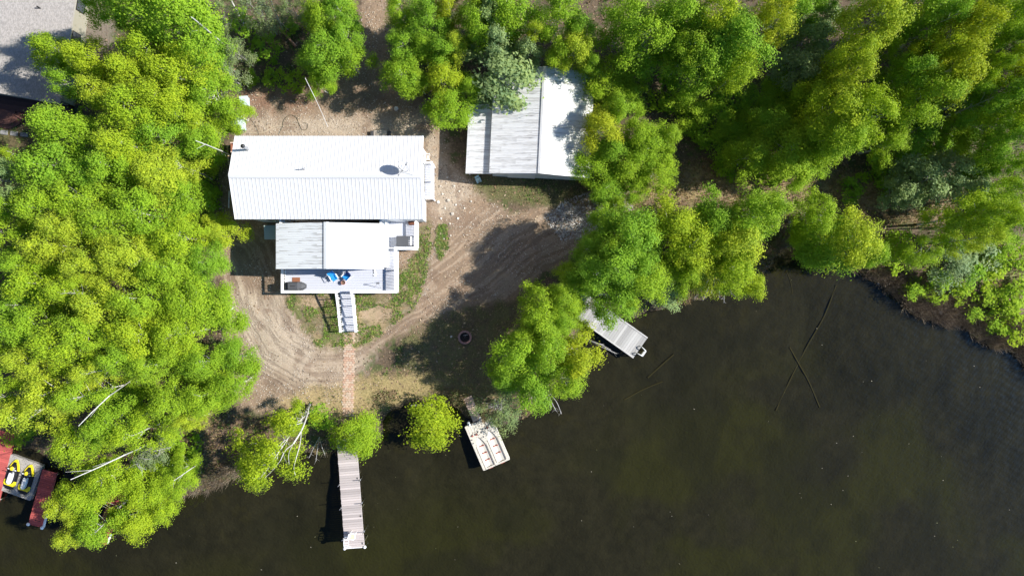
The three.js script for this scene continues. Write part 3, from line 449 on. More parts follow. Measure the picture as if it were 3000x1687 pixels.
// ------------------------------------------------------------ the white-roofed house
const EX0 = -23.55, EX1 = -7.57, EZ0 = -12.92, EZ1 = -5.84, RZ = -9.38, EY = 7.0, RY = 8.3;
{
  const h = thing('house', 'white-sided house with a long white ribbed metal gable roof and lower front wing', 'house', [-15.5, 1.0, -9.38]), L = off(h);
  const wx0 = EX0 + 0.35, wx1 = EX1 - 0.45, wz0 = EZ0 + 0.4, wz1 = EZ1 - 0.4, top = EY - 0.02;
  box('foundation', h, mat(0.35, 0.34, 0.32, 0.9), wx1 - wx0 - 0.1, 0.9, wz1 - wz0 - 0.1, L((wx0 + wx1) / 2, 0.85, (wz0 + wz1) / 2));
  for (const [n, w, d, x, z] of [['wall', wx1 - wx0, 0.18, (wx0 + wx1) / 2, wz0], ['wall', wx1 - wx0, 0.18, (wx0 + wx1) / 2, wz1], ['wall', 0.18, wz1 - wz0 - 0.19, wx0 + 0.09, (wz0 + wz1) / 2], ['wall', 0.18, wz1 - wz0 - 0.19, wx1 - 0.09, (wz0 + wz1) / 2]]) box(n, h, siding, w, top - 1.3, d, L(x, (top + 1.3) / 2, z));
  for (const x of [wx0 + 0.01, wx1 - 0.19]) gable(h, 'gable', siding, [[-3.1, 0], [3.1, 0], [0, 1.14]], 0.18, L(x, top, RZ), Math.PI / 2);
  const nP = 50;
  sheetRoof(h, 'roof_panel', mainRoofMat, [EX0, RY, RZ], [EX1 - EX0, 0, 0], [0, EY - RY, EZ0 - RZ], nP);
  sheetRoof(h, 'roof_panel', mainRoofMat, [EX0, RY, RZ], [EX1 - EX0, 0, 0], [0, EY - RY, EZ1 - RZ], nP);
  const cap = mergeGeometries([-1, 1].map(s => new THREE.BoxGeometry(EX1 - EX0 + 0.04, 0.02, 0.27).rotateX(s * 0.352).translate(0, -0.045, s * 0.125)));
  mesh('ridge_cap', cap, mainRoofMat, h, L((EX0 + EX1) / 2, RY + 0.1, RZ));
  for (const x of [EX0 + 0.01, EX1 - 0.01]) for (const [z, s] of [[EZ0, 1], [EZ1, -1]]) bar('rake_trim', h, railWhite, L(x, EY - 0.06, z + 0.02 * s), L(x, RY - 0.06, RZ), 0.1, 0.16);
  for (const z of [EZ0 + 0.03, EZ1 - 0.03]) box('eave_trim', h, railWhite, EX1 - EX0 - 0.12, 0.16, 0.03, L((EX0 + EX1) / 2, EY - 0.11, z));
  for (const x of [-21.5, -12.6]) windowOn(h, L(x, 3.4, wz1 + 0.1), 1.2, 1.1, 0);
  for (const x of [-20, -16]) windowOn(h, L(x, 3.8, wz0 - 0.1), 1.2, 0.9, Math.PI);
  windowOn(h, L(wx1 + 0.02, 4.2, -11.6), 1.1, 1.1, Math.PI / 2);
  const dr = box('door', h, railWhite, 0.95, 2.05, 0.06, L(-10.2, 3.06, wz1 + 0.11)); box('handle', dr, steel, 0.04, 0.12, 0.05, [0.38, 0, 0.05]);
  const sd = box('door', h, railWhite, 0.06, 2.05, 0.95, L(wx1 + 0.03, 3.66, -8.2)); box('handle', sd, steel, 0.05, 0.12, 0.04, [0.05, 0, 0.38]);
  // front wing: low gable running toward the lake
  const ax0 = -20.5, ax1 = -11.13, az0 = -5.6, az1 = -1.64, ac = -15.82, ay = 5.8, ary = 6.9;
  for (const [w, d, x, z] of [[0.16, 4.3, ax0 + 0.35, -4.0], [0.16, 4.3, ax1 - 0.3, -4.0], [ax1 - ax0 - 0.81, 0.16, ac, az1 - 0.3]]) box('wing_wall', h, siding, w, ay - 1.2, d, L(x, (ay + 1.2) / 2 - 0.06, z));
  gable(h, 'wing_gable', siding, [[-4.3, 0], [4.3, 0], [0, 0.96]], 0.16, L(ac, ay - 0.08, az1 - 0.38));
  sheetRoof(h, 'wing_roof_panel', annexRoofMat, [ac, ary, az0], [0, 0, az1 - az0], [ax0 - ac, ay - ary, 0], 20, 1, 0.03, 0.025);
  sheetRoof(h, 'wing_roof_panel', annexRoofMat, [ac, ary, az0], [0, 0, az1 - az0], [ax1 - ac, ay - ary, 0], 20, 1, 0.03, 0.025);
  mesh('wing_ridge_cap', mergeGeometries([-1, 1].map(s => new THREE.BoxGeometry(0.24, 0.02, az1 - az0 + 0.03).rotateZ(-s * 0.23).translate(s * 0.115, -0.03, 0))), annexRoofMat, h, L(ac, ary + 0.085, (az0 + az1) / 2));
  for (const x of [ax0 + 0.02, ax1 - 0.02]) box('wing_eave_trim', h, railWhite, 0.03, 0.14, az1 - az0 - 0.02, L(x, ay - 0.1, (az0 + az1) / 2));
  for (const [x, s] of [[ax0, 1], [ax1, -1]]) bar('wing_rake_trim', h, railWhite, L(x + 0.03 * s, ay - 0.05, az1 - 0.03), L(ac, ary - 0.05, az1 - 0.03), 0.05, 0.14);
  const gd = box('sliding_door', h, railWhite, 2.0, 2.15, 0.06, L(-15.6, 3.1, az1 - 0.19)); for (const s of [-1, 1]) box('pane', gd, glass, 0.86, 1.9, 0.02, [s * 0.47, 0, 0.03]);
  for (const x of [-18.6, -12.8]) windowOn(h, L(x, 3.6, az1 - 0.19), 1.1, 1.1, 0);
  const lr = box('lean_to_roof', h, mat(0.3, 0.38, 0.34, 0.6), 1.8, 0.06, 1.25, L(-21.2, 4.2, -4.95), [0.12, 0, 0]);
  for (let k = 0; k < 6; k++) box('rib', lr, mat(0.34, 0.42, 0.38, 0.6), 1.8, 0.03, 0.03, [0, 0.045, -0.55 + k * 0.22]);
}
// roof fittings stand on the roof
const roofY = (z) => RY - (RY - EY) * Math.abs(z - RZ) / (RZ - EZ0) + 0.02;
{
  const [x, , z] = at(729, 438, 7.45), y = roofY(z), c = thing('chimney_pipe', 'black capped metal flue pipe near the left end of the long white roof', 'flue', [x, y, z]);
  mesh('flashing', new THREE.CylinderGeometry(0.12, 0.3, 0.12, 8), mat(0.7, 0.7, 0.7, 0.5), c, [0, 0.04, 0]);
  mesh('pipe', new THREE.CylinderGeometry(0.11, 0.11, 1.3, 16), steel, c, [0, 0.66, 0]);
  mesh('cap', new THREE.LatheGeometry([[0, 0.22], [0.1, 0.2], [0.17, 0.1], [0.17, 0.02], [0.12, 0], [0.0, 0]].map(p => new THREE.Vector2(...p)), 18), black, c, [0, 1.3, 0]);
}
{
  const [x, , z] = at(893, 497, 7.9), c = thing('vent_pipe', 'short grey vent pipe at mid-roof above the ridge line of the long white roof', 'vent pipe', [x, roofY(z), z]);
  mesh('flashing', new THREE.CylinderGeometry(0.06, 0.14, 0.06, 10), greyPlastic, c, [0, 0.02, 0]); mesh('pipe', new THREE.CylinderGeometry(0.045, 0.045, 0.6, 10), greyPlastic, c, [0, 0.3, 0]);
}
{
  const [x, , z] = at(1182, 500, 8.2), y = roofY(z), c = thing('satellite_dish', 'grey satellite dish on a thin tripod near the right end of the long white roof', 'satellite dish', [x, y, z]);
  const dish = mesh('dish', new THREE.LatheGeometry([[0.001, 0.0], [0.15, 0.012], [0.3, 0.05], [0.42, 0.1], [0.5, 0.15], [0.5, 0.165], [0.42, 0.115], [0.3, 0.065], [0.15, 0.027], [0.001, 0.015]].map(p => new THREE.Vector2(...p)), 28), mat(0.42, 0.42, 0.43, 0.6), c, [0.02, 0.95, -0.1], [-0.65, 0, -0.75]);
  mesh('rim', new THREE.TorusGeometry(0.5, 0.016, 6, 32).rotateX(Math.PI / 2), darkGrey, dish, [0, 0.155, 0]);
  mesh('feed_arm', mergeGeometries([rodGeo([0, 0, 0.45], [0, 0.55, 0.1], 0.014), rodGeo([0.4, 0.1, -0.1], [0, 0.55, 0.1], 0.01), rodGeo([-0.4, 0.1, -0.1], [0, 0.55, 0.1], 0.01)]), darkGrey, dish);
  mesh('receiver', new THREE.CylinderGeometry(0.05, 0.04, 0.14, 10), darkGrey, dish, [0, 0.55, 0.1]);
  rod('mast', c, steel, [0.05, -0.1, 0.05], [0.02, 0.95, -0.08], 0.028);
  for (const [a, b] of [[1.05, 0.5], [-0.55, 0.6], [0.3, -0.75]]) rod('stay', c, steel, [0.04, 0.62, 0], [a, roofY(z + b) - y + 0.02, b], 0.016);
}

// ------------------------------------------------------------ raised deck with its railing and steps
const deckMat = new THREE.MeshStandardMaterial({ map: grainTex([0.47, 0.485, 0.54], 0.06, 0.02, 0.2), roughness: 0.6 });
const DY = 2.0, RT = 3.0;
function railing(parent, L, pts, yF, yT, mCap = railWhite, gap = 0.134, capW = 0.24) {
  for (let k = 0; k < pts.length - 1; k++) {
    const [ax, az] = pts[k], [bx, bz] = pts[k + 1], len = Math.hypot(bx - ax, bz - az), ux = (bx - ax) / len, uz = (bz - az) / len, along = Math.abs(ux) > 0.5;
    const e0 = k ? capW / 2 : -capW / 2, e1 = -capW / 2;
    const cx = (ax + bx) / 2 + ux * (e0 - e1) / 2 * (k ? 1 : 0), cz = (az + bz) / 2 + uz * (e0 - e1) / 2 * (k ? 1 : 0), cl = k ? len : len + capW;
    box('rail_cap', parent, mCap, along ? cl : capW, 0.045, along ? capW : cl, L(cx, yT - 0.022, cz));
    box('bottom_rail', parent, mCap, along ? len : 0.06, 0.07, along ? 0.06 : len, L((ax + bx) / 2, yF + 0.12, (az + bz) / 2));
    const nPost = Math.max(1, Math.round(len / 1.9));
    for (let q = k ? 1 : 0; q <= nPost; q++) box('post', parent, mCap, 0.1, yT - yF - 0.046, 0.1, L(ax + ux * len * q / nPost, (yF + yT) / 2 - 0.023, az + uz * len * q / nPost));
    const nb = Math.floor(len / gap);
    for (let q = 1; q < nb; q++) box('baluster', parent, mCap, 0.045, yT - yF - 0.2, 0.045, L(ax + ux * len * q / nb, (yF + yT) / 2 + 0.055, az + uz * len * q / nb));
  }
}
{
  const dx0 = -20.9, dx1 = -10.6, dx2 = -8.74, dz1 = 0.35, dzn = -3.6, d = thing('deck', 'raised pale grey board deck with white railing wrapping the front wing of the house', 'deck', [-15.5, 1.0, -1]), L = off(d);
  const nB = 16, z0 = -2.0, bw = (dz1 + 0.1 - z0) / nB;
  for (let k = 0; k < nB; k++) box('board', d, deckMat, dx1 - dx0 + 0.16, 0.03, bw - 0.012, L((dx0 + dx1) / 2, DY - 0.015, z0 + (k + 0.5) * bw));
  const nC = 11; for (let k = 0; k < nC; k++) { const w = (z0 - dzn) / nC; box('board', d, deckMat, dx1 + 11.5 + 0.08, 0.03, w - 0.012, L((dx1 + 0.08 - 11.5) / 2, DY - 0.015, dzn + (k + 0.5) * w)); }
  const nD = 19; for (let k = 0; k < nD; k++) { const w = (dx2 + 0.08 + 11.5) / nD; box('board', d, deckMat, w - 0.012, 0.03, 6.2 + dzn - 0.02, L(-11.5 + (k + 0.5) * w, DY - 0.015, (-6.2 + dzn) / 2)); }
  for (const [w, dd, x, z] of [[dx1 - dx0 + 0.1, 0.04, (dx0 + dx1) / 2, dz1 + 0.09], [0.04, dz1 + 2.1, dx0 - 0.07, (dz1 - 1.9) / 2 + 0.0], [0.04, dz1 - dzn - 0.2, dx1 + 0.07, (dz1 + dzn) / 2 + 0.1], [dx2 - dx1, 0.04, (dx1 + dx2) / 2 + 0.05, dzn + 0.09], [0.04, 2.4, dx2 + 0.07, -4.85]]) box('skirt', d, siding, w, 0.28, dd, L(x, DY - 0.18, z));
  for (const [x, z] of [[-20.7, 0.2], [-18, 0.2], [-15.3, 0.2], [-13, 0.2], [-10.75, 0.2], [-10.75, -3.4], [-8.9, -3.75], [-8.9, -5.9]]) box('support_post', d, barkGrey, 0.14, 1.1, 0.14, L(x, 1.4, z));
  railing(d, L, [[dx0, -2.0], [dx0, dz1], [-16.0, dz1]], DY, RT);
  railing(d, L, [[dx2, -6.1], [dx2, dzn], [dx1, dzn], [dx1, dz1], [-14.62, dz1]], DY, RT);
  // five broad steps with sloping rails
  const xs0 = -15.93, xs1 = -14.66, st = [[0.47, 1.04], [1.04, 1.72], [1.72, 2.74], [2.74, 3.5], [3.5, 4.1]];
  st.forEach(([a, b], i) => {
    const y = DY - 0.17 * (i + 1), n = Math.max(2, Math.round((b - a) / 0.15));
    const s = box('step', d, siding, xs1 - xs0, 0.2, b - a - 0.02, L((xs0 + xs1) / 2 + i * 0.03, y - 0.13, (a + b) / 2));
    for (let k = 0; k < n; k++) box('tread_board', s, deckMat, xs1 - xs0 + 0.04, 0.03, (b - a) / n - 0.01, [0, 0.116, -(b - a) / 2 + (k + 0.5) * (b - a) / n]);
    for (const x of [xs0, xs1]) box('post', d, railWhite, 0.1, 1.05, 0.1, L(x + i * 0.03 + (x === xs0 ? -0.08 : 0.08), y + 0.5, b - 0.08));
  });
  for (const [x, s] of [[xs0 - 0.07, -1], [xs1 + 0.07, 1]]) {
    bar('rail_cap', d, railWhite, L(x, RT - 0.03, 0.48), L(x + 0.07, RT - 0.37, 1.7), 0.2, 0.05); bar('rail_cap', d, railWhite, L(x + 0.07, RT - 0.37, 1.7), L(x + 0.11, RT - 0.62, 2.75), 0.2, 0.05); bar('rail_cap', d, railWhite, L(x + 0.11, RT - 0.62, 2.75), L(x + 0.16, RT - 0.98, 4.1), 0.2, 0.05);
    for (let q = 1; q < 22; q++) { const z = 0.5 + q * 0.162, f = (z - 0.48) / 3.62; box('baluster', d, railWhite, 0.04, 0.78, 0.04, L(x + 0.16 * f, RT - 0.5 - 0.97 * f + 0.02, z)); }
  }
}
{ // side landing on the right end of the house
  const x0 = -7.95, x1 = -7.22, z0 = -11.3, z1 = -8.12, y = 2.6, d = thing('side_landing', 'narrow pale landing with white railing against the right end of the house', 'landing', [-7.6, 1.0, -9.6]), L = off(d);
  const n = 6; for (let k = 0; k < n; k++) box('board', d, deckMat, (x1 - x0 + 0.1) / n - 0.01, 0.03, z1 - z0 + 0.1, L(x0 + (k + 0.5) * (x1 - x0 + 0.1) / n, y - 0.015, (z0 + z1) / 2));
  railing(d, L, [[x0 + 0.1, z0], [x1, z0], [x1, z1], [x0 + 0.1, z1]], y, 3.6, railWhite, 0.15, 0.16);
  for (const z of [z0 + 0.05, z1 - 0.05]) box('support_post', d, railWhite, 0.12, 1.7, 0.12, L(x1 - 0.02, 1.75, z));
  box('skirt', d, siding, 0.04, 0.22, z1 - z0, L(x1 + 0.06, y - 0.15, (z0 + z1) / 2));
}
{ // small step ladder frame by the landing
  const [x, y, z] = gp(1249, 463), s = thing('step_stool', 'small white-framed step stool on the dirt at the right end of the house', 'step stool', [x, y, z], 0.02);
  for (const q of [-0.24, 0.24]) for (const w of [-0.35, 0.35]) box('leg', s, railWhite, 0.05, 0.7, 0.05, [w, 0.35, q]);
  for (const [a, h] of [[-0.2, 0.72], [0.22, 0.42]]) box('tread', s, mat(0.5, 0.42, 0.36, 0.8), 0.26, 0.04, 0.56, [a, h, 0]);
  for (const q of [-0.27, 0.27]) box('side_rail', s, railWhite, 0.8, 0.05, 0.03, [0, 0.68, q]);
}
{ // back door slab
  const [x, y, z] = gp(1115, 392), s = thing('back_door_step', 'low concrete step flanked by dark boxes at the back wall of the house', 'step', [x, y, z]);
  mesh('slab', new RoundedBoxGeometry(1.3, 0.2, 0.6, 2, 0.03), mat(0.36, 0.31, 0.26, 0.95), s, [0, 0.08, 0]); for (const q of [-0.78, 0.84]) mesh('planter_box', new RoundedBoxGeometry(0.26, 0.34, 0.5, 2, 0.02), mat(0.04, 0.04, 0.045, 0.9), s, [q, 0.15, 0.02]);
}

// ------------------------------------------------------------ the shed
{
  const th = 0.0487, o = at(1582, 508, 5.2), s = thing('shed', 'weathered white metal-roofed shed with a lower lean-to on its left side', 'shed', [o[0], 1.0, o[2]], -th);
  const W = 4.5, ln = 9.4, ry = 4.2, ey = 3.0, leanW = 2.42, ll = 6.3;
  const wall = mat(0.55, 0.56, 0.55, 0.75);
  for (const [w, d, x, z] of [[0.14, ln - 0.5, -W + 0.3, -ln / 2], [0.14, ln - 0.5, W - 0.3, -ln / 2], [2 * W - 0.75, 0.14, 0, -0.32], [2 * W - 0.75, 0.14, 0, -ln + 0.32]]) box('wall', s, wall, w, ey + 0.1, d, [x, (ey + 0.0) / 2, z]);
  for (const z of [-0.39, -ln + 0.25]) gable(s, 'gable', wall, [[-W + 0.35, 0], [W - 0.35, 0], [0, 1.06]], 0.14, [0, ey + 0.03, z]);
  const put = (name, m, a, u, v, n, ribs) => { const g = new THREE.Group(); g.position.set(0, 0, 0); g.rotation.y = 1e-9; sheetRoof(g, name, m, a, u, v, n, ribs, 0.022, 0.028); for (const c of [...g.children]) s.add(c); };
  put('roof_panel', shedRoofMat, [0, ry, 0], [0, 0, -ln], [-W, ey - ry, 0], 24, 3); put('roof_panel', shedRoofMat, [0, ry, 0], [0, 0, -ln], [W, ey - ry, 0], 24, 3);
  mesh('ridge_cap', mergeGeometries([-1, 1].map(q => new THREE.BoxGeometry(0.2, 0.015, ln).rotateZ(-q * 0.26).translate(q * 0.1, -0.025, 0))), shedRoofMat, s, [0, ry + 0.07, -ln / 2]);
  put('lean_to_panel', shedRoofMat, [-W + 0.25, ey - 0.3, 0], [0, 0, -ll], [-leanW, -0.5, 0], 16, 3);
  for (const z of [-0.3, -ll / 2, -ll + 0.3]) box('lean_to_post', s, barkGrey, 0.12, 2.2, 0.12, [-W - leanW + 0.5, 1.05, z]);
  box('lean_to_beam', s, barkGrey, 0.12, 0.16, ll - 0.3, [-W - leanW + 0.5, 2.14, -ll / 2]);
  const gd = box('garage_door', s, mat(0.6, 0.6, 0.58, 0.6), 2.6, 2.2, 0.05, [-1.6, 1.15, -0.22]); for (let k = 0; k < 4; k++) box('door_panel', gd, mat(0.64, 0.64, 0.62, 0.6), 2.5, 0.48, 0.03, [0, -0.8 + k * 0.53, 0.03]);
  box('eave_trim', s, mat(0.4, 0.41, 0.42, 0.6), 2 * W - 1, 0.05, 0.04, [0, ey - 0.06, -0.22]);
}
// ------------------------------------------------------------ neighbour's house
const shingle = new THREE.MeshStandardMaterial({ map: tex(512, 512, (x, y) => { const row = y / 16 | 0, t = hash(Math.floor((x + (row % 2) * 14 + row * 5) / 28), row + 400), e = y % 16 < 2 ? 0.72 : 1, v = (0.22 + 0.1 * t) * e * (0.85 + 0.3 * hash(x, y)); return [v, v * 0.93, v * 0.87]; }, true, [0.4, 0.4]), roughness: 0.95 });
{
  const [cx, , cz] = at(172, 306, 3.6), h = thing('neighbour_house', 'tan-walled house under a grey shingled roof at the edge of the birch wood', 'house', [cx, 1.0, cz], -0.15);
  const Wd = 13, Ln = 15, ey = 2.6, rise = 1.6, wall = mat(0.27, 0.25, 0.19, 0.8);
  const slope = (s) => { const L = Math.hypot(Wd / 2, rise), g = new THREE.BoxGeometry(L, 0.12, Ln), a = Math.atan2(rise, Wd / 2); const t = g.attributes.uv, p = g.attributes.position; for (let i = 0; i < t.count; i++) t.setXY(i, p.getZ(i), p.getX(i)); g.rotateZ(-s * a); g.translate(s * Wd / 4 - Wd / 2, ey + rise / 2, -Ln / 2); return g; };
  mesh('roof_slope', slope(1), shingle, h); mesh('roof_slope', slope(-1), shingle, h);
  box('ridge_cap', h, shingle, 0.3, 0.05, Ln, [-Wd / 2, ey + rise + 0.07, -Ln / 2]);
  box('wall', h, wall, 0.2, ey - 0.15, Ln - 1, [-0.45, (ey - 0.15) / 2 - 0.1, -Ln / 2]); box('wall', h, wall, Wd - 1.2, ey - 0.15, 0.2, [-Wd / 2, (ey - 0.15) / 2 - 0.1, -0.5]);
  box('wall', h, wall, 0.2, ey - 0.15, Ln - 1, [-Wd + 0.45, (ey - 0.15) / 2 - 0.1, -Ln / 2]);
  gable(h, 'gable', wall, [[-Wd / 2 + 0.4, 0], [Wd / 2 - 0.4, 0], [0, rise - 0.15]], 0.2, [-Wd / 2, ey - 0.2, -0.6]);
  for (const z of [-6.3, -9.6]) { const f = box('window', h, black, 0.06, 1.2, 1.4, [-0.33, 1.25, z]); box('pane', f, glass, 0.02, 1.05, 1.25, [0.03, 0, 0]); }
  box('eave_trim', h, mat(0.3, 0.28, 0.25, 0.7), 0.05, 0.14, Ln, [0.02, ey - 0.05, -Ln / 2]);
  const v = mesh('vent_pipe', new THREE.CylinderGeometry(0.06, 0.06, 0.6, 10), black, h, [-2.5, ey + 0.8, -8.1]); mesh('vent_flashing', new THREE.CylinderGeometry(0.05, 0.2, 0.07, 10), steel, v, [0, -0.22, 0]);
}
{
  const [cx, , cz] = at(196, 318, 1.6), brown = [0, 1, 2].map(k => mat(0.1 + 0.02 * k, 0.045 + 0.008 * k, 0.036 + 0.007 * k, 0.8)), d = thing('neighbour_deck', 'dark red-brown board deck with rounded steps below the grey shingled roof', 'deck', [cx, 0.9, cz], -0.15);
  for (let k = 0; k < 15; k++) box('board', d, brown[k % 3], 8, 0.04, 0.14, [-4, 0.62, 0.82 - k * 0.15]);
  box('skirt', d, brown[0], 8, 0.55, 0.05, [-4, 0.3, 0.9]); box('skirt', d, brown[0], 0.05, 0.55, 2.2, [0.03, 0.3, -0.2]);
  for (let k = 0; k < 3; k++) mesh('round_step', new THREE.CylinderGeometry(1.7 - 0.38 * (2 - k) * 0.9, 1.7 - 0.38 * (2 - k) * 0.9, 0.15, 36, 1, false, -Math.PI / 2, Math.PI), brown[1], d, [-5.9, 0.5 - k * 0.16, 0.93]);
}
for (let k = 0; k < 3; k++) { const p = gp(10 + k * 30, 388 + k * 3); tag(mesh('paver', new RoundedBoxGeometry(0.7, 0.1, 0.42, 2, 0.03), mat(0.22, 0.22, 0.22, 0.9), scene, [p[0], p[1] + 0.03, p[2]], [0, -0.1, 0]), 'grey stepping paver in the grass below the neighbour\'s rounded steps', 'paver', 'stepping pavers'); }
// ------------------------------------------------------------ docks
const plankSet = (r, g, b, v = 0.12) => [0, 1, 2, 3].map(k => new THREE.MeshStandardMaterial({ map: grainTex([r * (1 - v + v * 0.6 * k), g * (1 - v + v * 0.6 * k), b * (1 - v + v * 0.6 * k)], 0.18, 0.015, 0.22, 0, null, [1, 1], 128), roughness: 0.9 }));
const greyWood = plankSet(0.41, 0.36, 0.34, 0.2), pinkWood = plankSet(0.5, 0.36, 0.29), paleWood = plankSet(0.38, 0.37, 0.36, 0.2), redWood = plankSet(0.42, 0.085, 0.075, 0.18);
// planked dock; a, b: survey points of the centre line ends, width in metres
function plankDock(name, label, a, b, width, woods, o = {}) {
  const y = o.y ?? 0.5, A = at(...a, y), B = at(...b, y), len = Math.hypot(B[0] - A[0], B[2] - A[2]), turn = Math.atan2(B[0] - A[0], B[2] - A[2]);
  const d = thing(name, label, 'dock', [A[0], 0, A[2]], turn), n = Math.round(len / (o.plank ?? 0.225)), w = len / n;
  for (let k = 0; k < n; k++) box('plank', d, woods[hash(k + 3, 21) * 4 | 0], width, 0.045, w - 0.014, [(hash(k, 3) - 0.5) * 0.03, y - 0.022 + (hash(k, 9) - 0.5) * 0.008, (k + 0.5) * w]);
  for (const s of [-1, 1]) box('stringer', d, o.trim ?? woods[0], 0.07, 0.22, len, [s * (width / 2 - 0.06), y - 0.157, len / 2]);
  const np = Math.max(2, Math.round(len / 3)); for (let k = 0; k <= np; k++) for (const s of [-1, 1]) { const z = 0.3 + (len - 0.6) * k / np; mesh('piling', new THREE.CylinderGeometry(0.06, 0.06, 2.2, 10), barkGrey, d, [s * (width / 2 - 0.14), y - 1.2, z]); }
  return { d, len, turn, y };
}
{
  const { d, len, y } = plankDock('plank_dock', 'long narrow grey plank dock reaching straight out into the lake', [1014, 1285], [1038, 1604], 1.86, greyWood, { plank: 0.22 });
  for (const [s, zs] of [[-1, [4.3, 6.5, 9.4]], [1, [4.0, 6.2, 8.9]]]) for (const z of zs) { const p = rod('mooring_post', d, steel, [s * 0.98, -1.4, z], [s * 0.99, 1.05, z], 0.035); mesh('bracket', new THREE.BoxGeometry(0.16, 0.1, 0.12), greyPlastic, p, [s * 0.95, y - 0.06, z]); }
  for (const [x, z] of [[0.78, 3.8], [0.82, 7.4], [0.8, len - 0.35]]) { const c = box('cleat', d, darkGrey, 0.05, 0.05, 0.16, [x, y + 0.05, z]); box('cleat_foot', c, darkGrey, 0.06, 0.05, 0.06, [0, -0.025, 0]); }
  box('end_board', d, railWhite, 1.9, 0.2, 0.06, [0, y - 0.08, len + 0.03]);
  for (const s of [-1, 1]) mesh('corner_bumper', new THREE.SphereGeometry(0.15, 16, 12).scale(1, 1.2, 1), railWhite, d, [s * 0.95, y - 0.03, len + 0.03]);
}
function plasticChair(name, label, p, turn, m, cushion) {
  const c = thing(name, label, 'chair', p, turn);
  mesh('seat', new RoundedBoxGeometry(0.5, 0.05, 0.48, 2, 0.02), m, c, [0, 0.42, 0]);
  mesh('backrest', new RoundedBoxGeometry(0.5, 0.5, 0.05, 2, 0.02), m, c, [0, 0.68, -0.27], [-0.25, 0, 0]);
  for (const s of [-1, 1]) { mesh('armrest', new RoundedBoxGeometry(0.07, 0.04, 0.5, 2, 0.015), m, c, [s * 0.28, 0.64, -0.02]); for (const z of [-0.22, 0.22]) rod('leg', c, m, [s * 0.29, 0, z * 1.1], [s * 0.26, 0.64, z], 0.025); }
  if (cushion) mesh('cushion', new RoundedBoxGeometry(0.44, 0.06, 0.44, 2, 0.025), cushion, c, [0, 0.47, 0.0]);
  return c;
}
{ const p = at(1034, 1565, 0.5); plasticChair('lawn_chair', 'white plastic chair with a pale yellow cushion at the end of the plank dock', [p[0] + 0.05, 0.5, p[2]], 1.35, railWhite, mat(0.72, 0.68, 0.3, 0.85)); }
{
  const p = at(1017, 1588, 0.5), t = thing('swim_ladder', 'white tubular swim ladder folded up at the left corner of the plank dock end', 'ladder', [p[0], 0.5, p[2]], 0.08);
  for (const s of [-1, 1]) mesh('side_rail', tubeGeo([[s * 0.22, 0.0, 0.5], [s * 0.22, 0.35, 0.42], [s * 0.22, 0.5, 0.1], [s * 0.22, 0.3, -0.42], [s * 0.22, 0.02, -0.5]], 0.03), railWhite, t);
  for (let k = 0; k < 4; k++) box('rung', t, railWhite, 0.44, 0.04, 0.09, [0, [0.28, 0.47, 0.46, 0.34][k], 0.42 - k * 0.25]);
  box('foot_plate', t, railWhite, 0.56, 0.03, 0.12, [0, 0.02, -0.5]); box('foot_plate', t, railWhite, 0.56, 0.03, 0.12, [0, 0.02, 0.48]);
}
{ // the grey dock under the trees
  const { d, len, y } = plankDock('plank_dock', 'wide pale grey dock slanting out from under the green shore trees', [1688, 885], [1877, 1019], 2.36, paleWood, { plank: 0.24, y: 0.55 });
  for (const s of [-1, 1]) box('edge_rail', d, paleWood[3], 0.12, 0.05, len, [s * 1.15, y + 0.026, len / 2]);
  const l = thing('swim_ladder', 'small pale metal swim ladder hooked on the end of the wide grey dock', 'ladder', [d.position.x + Math.sin(d.rotation.y) * len + Math.cos(d.rotation.y) * -0.25, 0.5, d.position.z + Math.cos(d.rotation.y) * len - Math.sin(d.rotation.y) * -0.25], d.rotation.y);
  for (const s of [-1, 1]) mesh('side_rail', tubeGeo([[s * 0.38, 0.05, -0.1], [s * 0.36, 0.42, 0.0], [s * 0.3, 0.4, 0.45], [s * 0.3, -0.2, 0.6], [s * 0.3, -1.0, 0.6]], 0.045), mat(0.62, 0.62, 0.6, 0.5), l);
  for (let k = 0; k < 4; k++) box('rung', l, mat(0.5, 0.5, 0.5, 0.5), 0.6, 0.05, 0.14, [0, 0.36 - k * 0.35, 0.5 + (k ? 0.1 : 0)]);
}
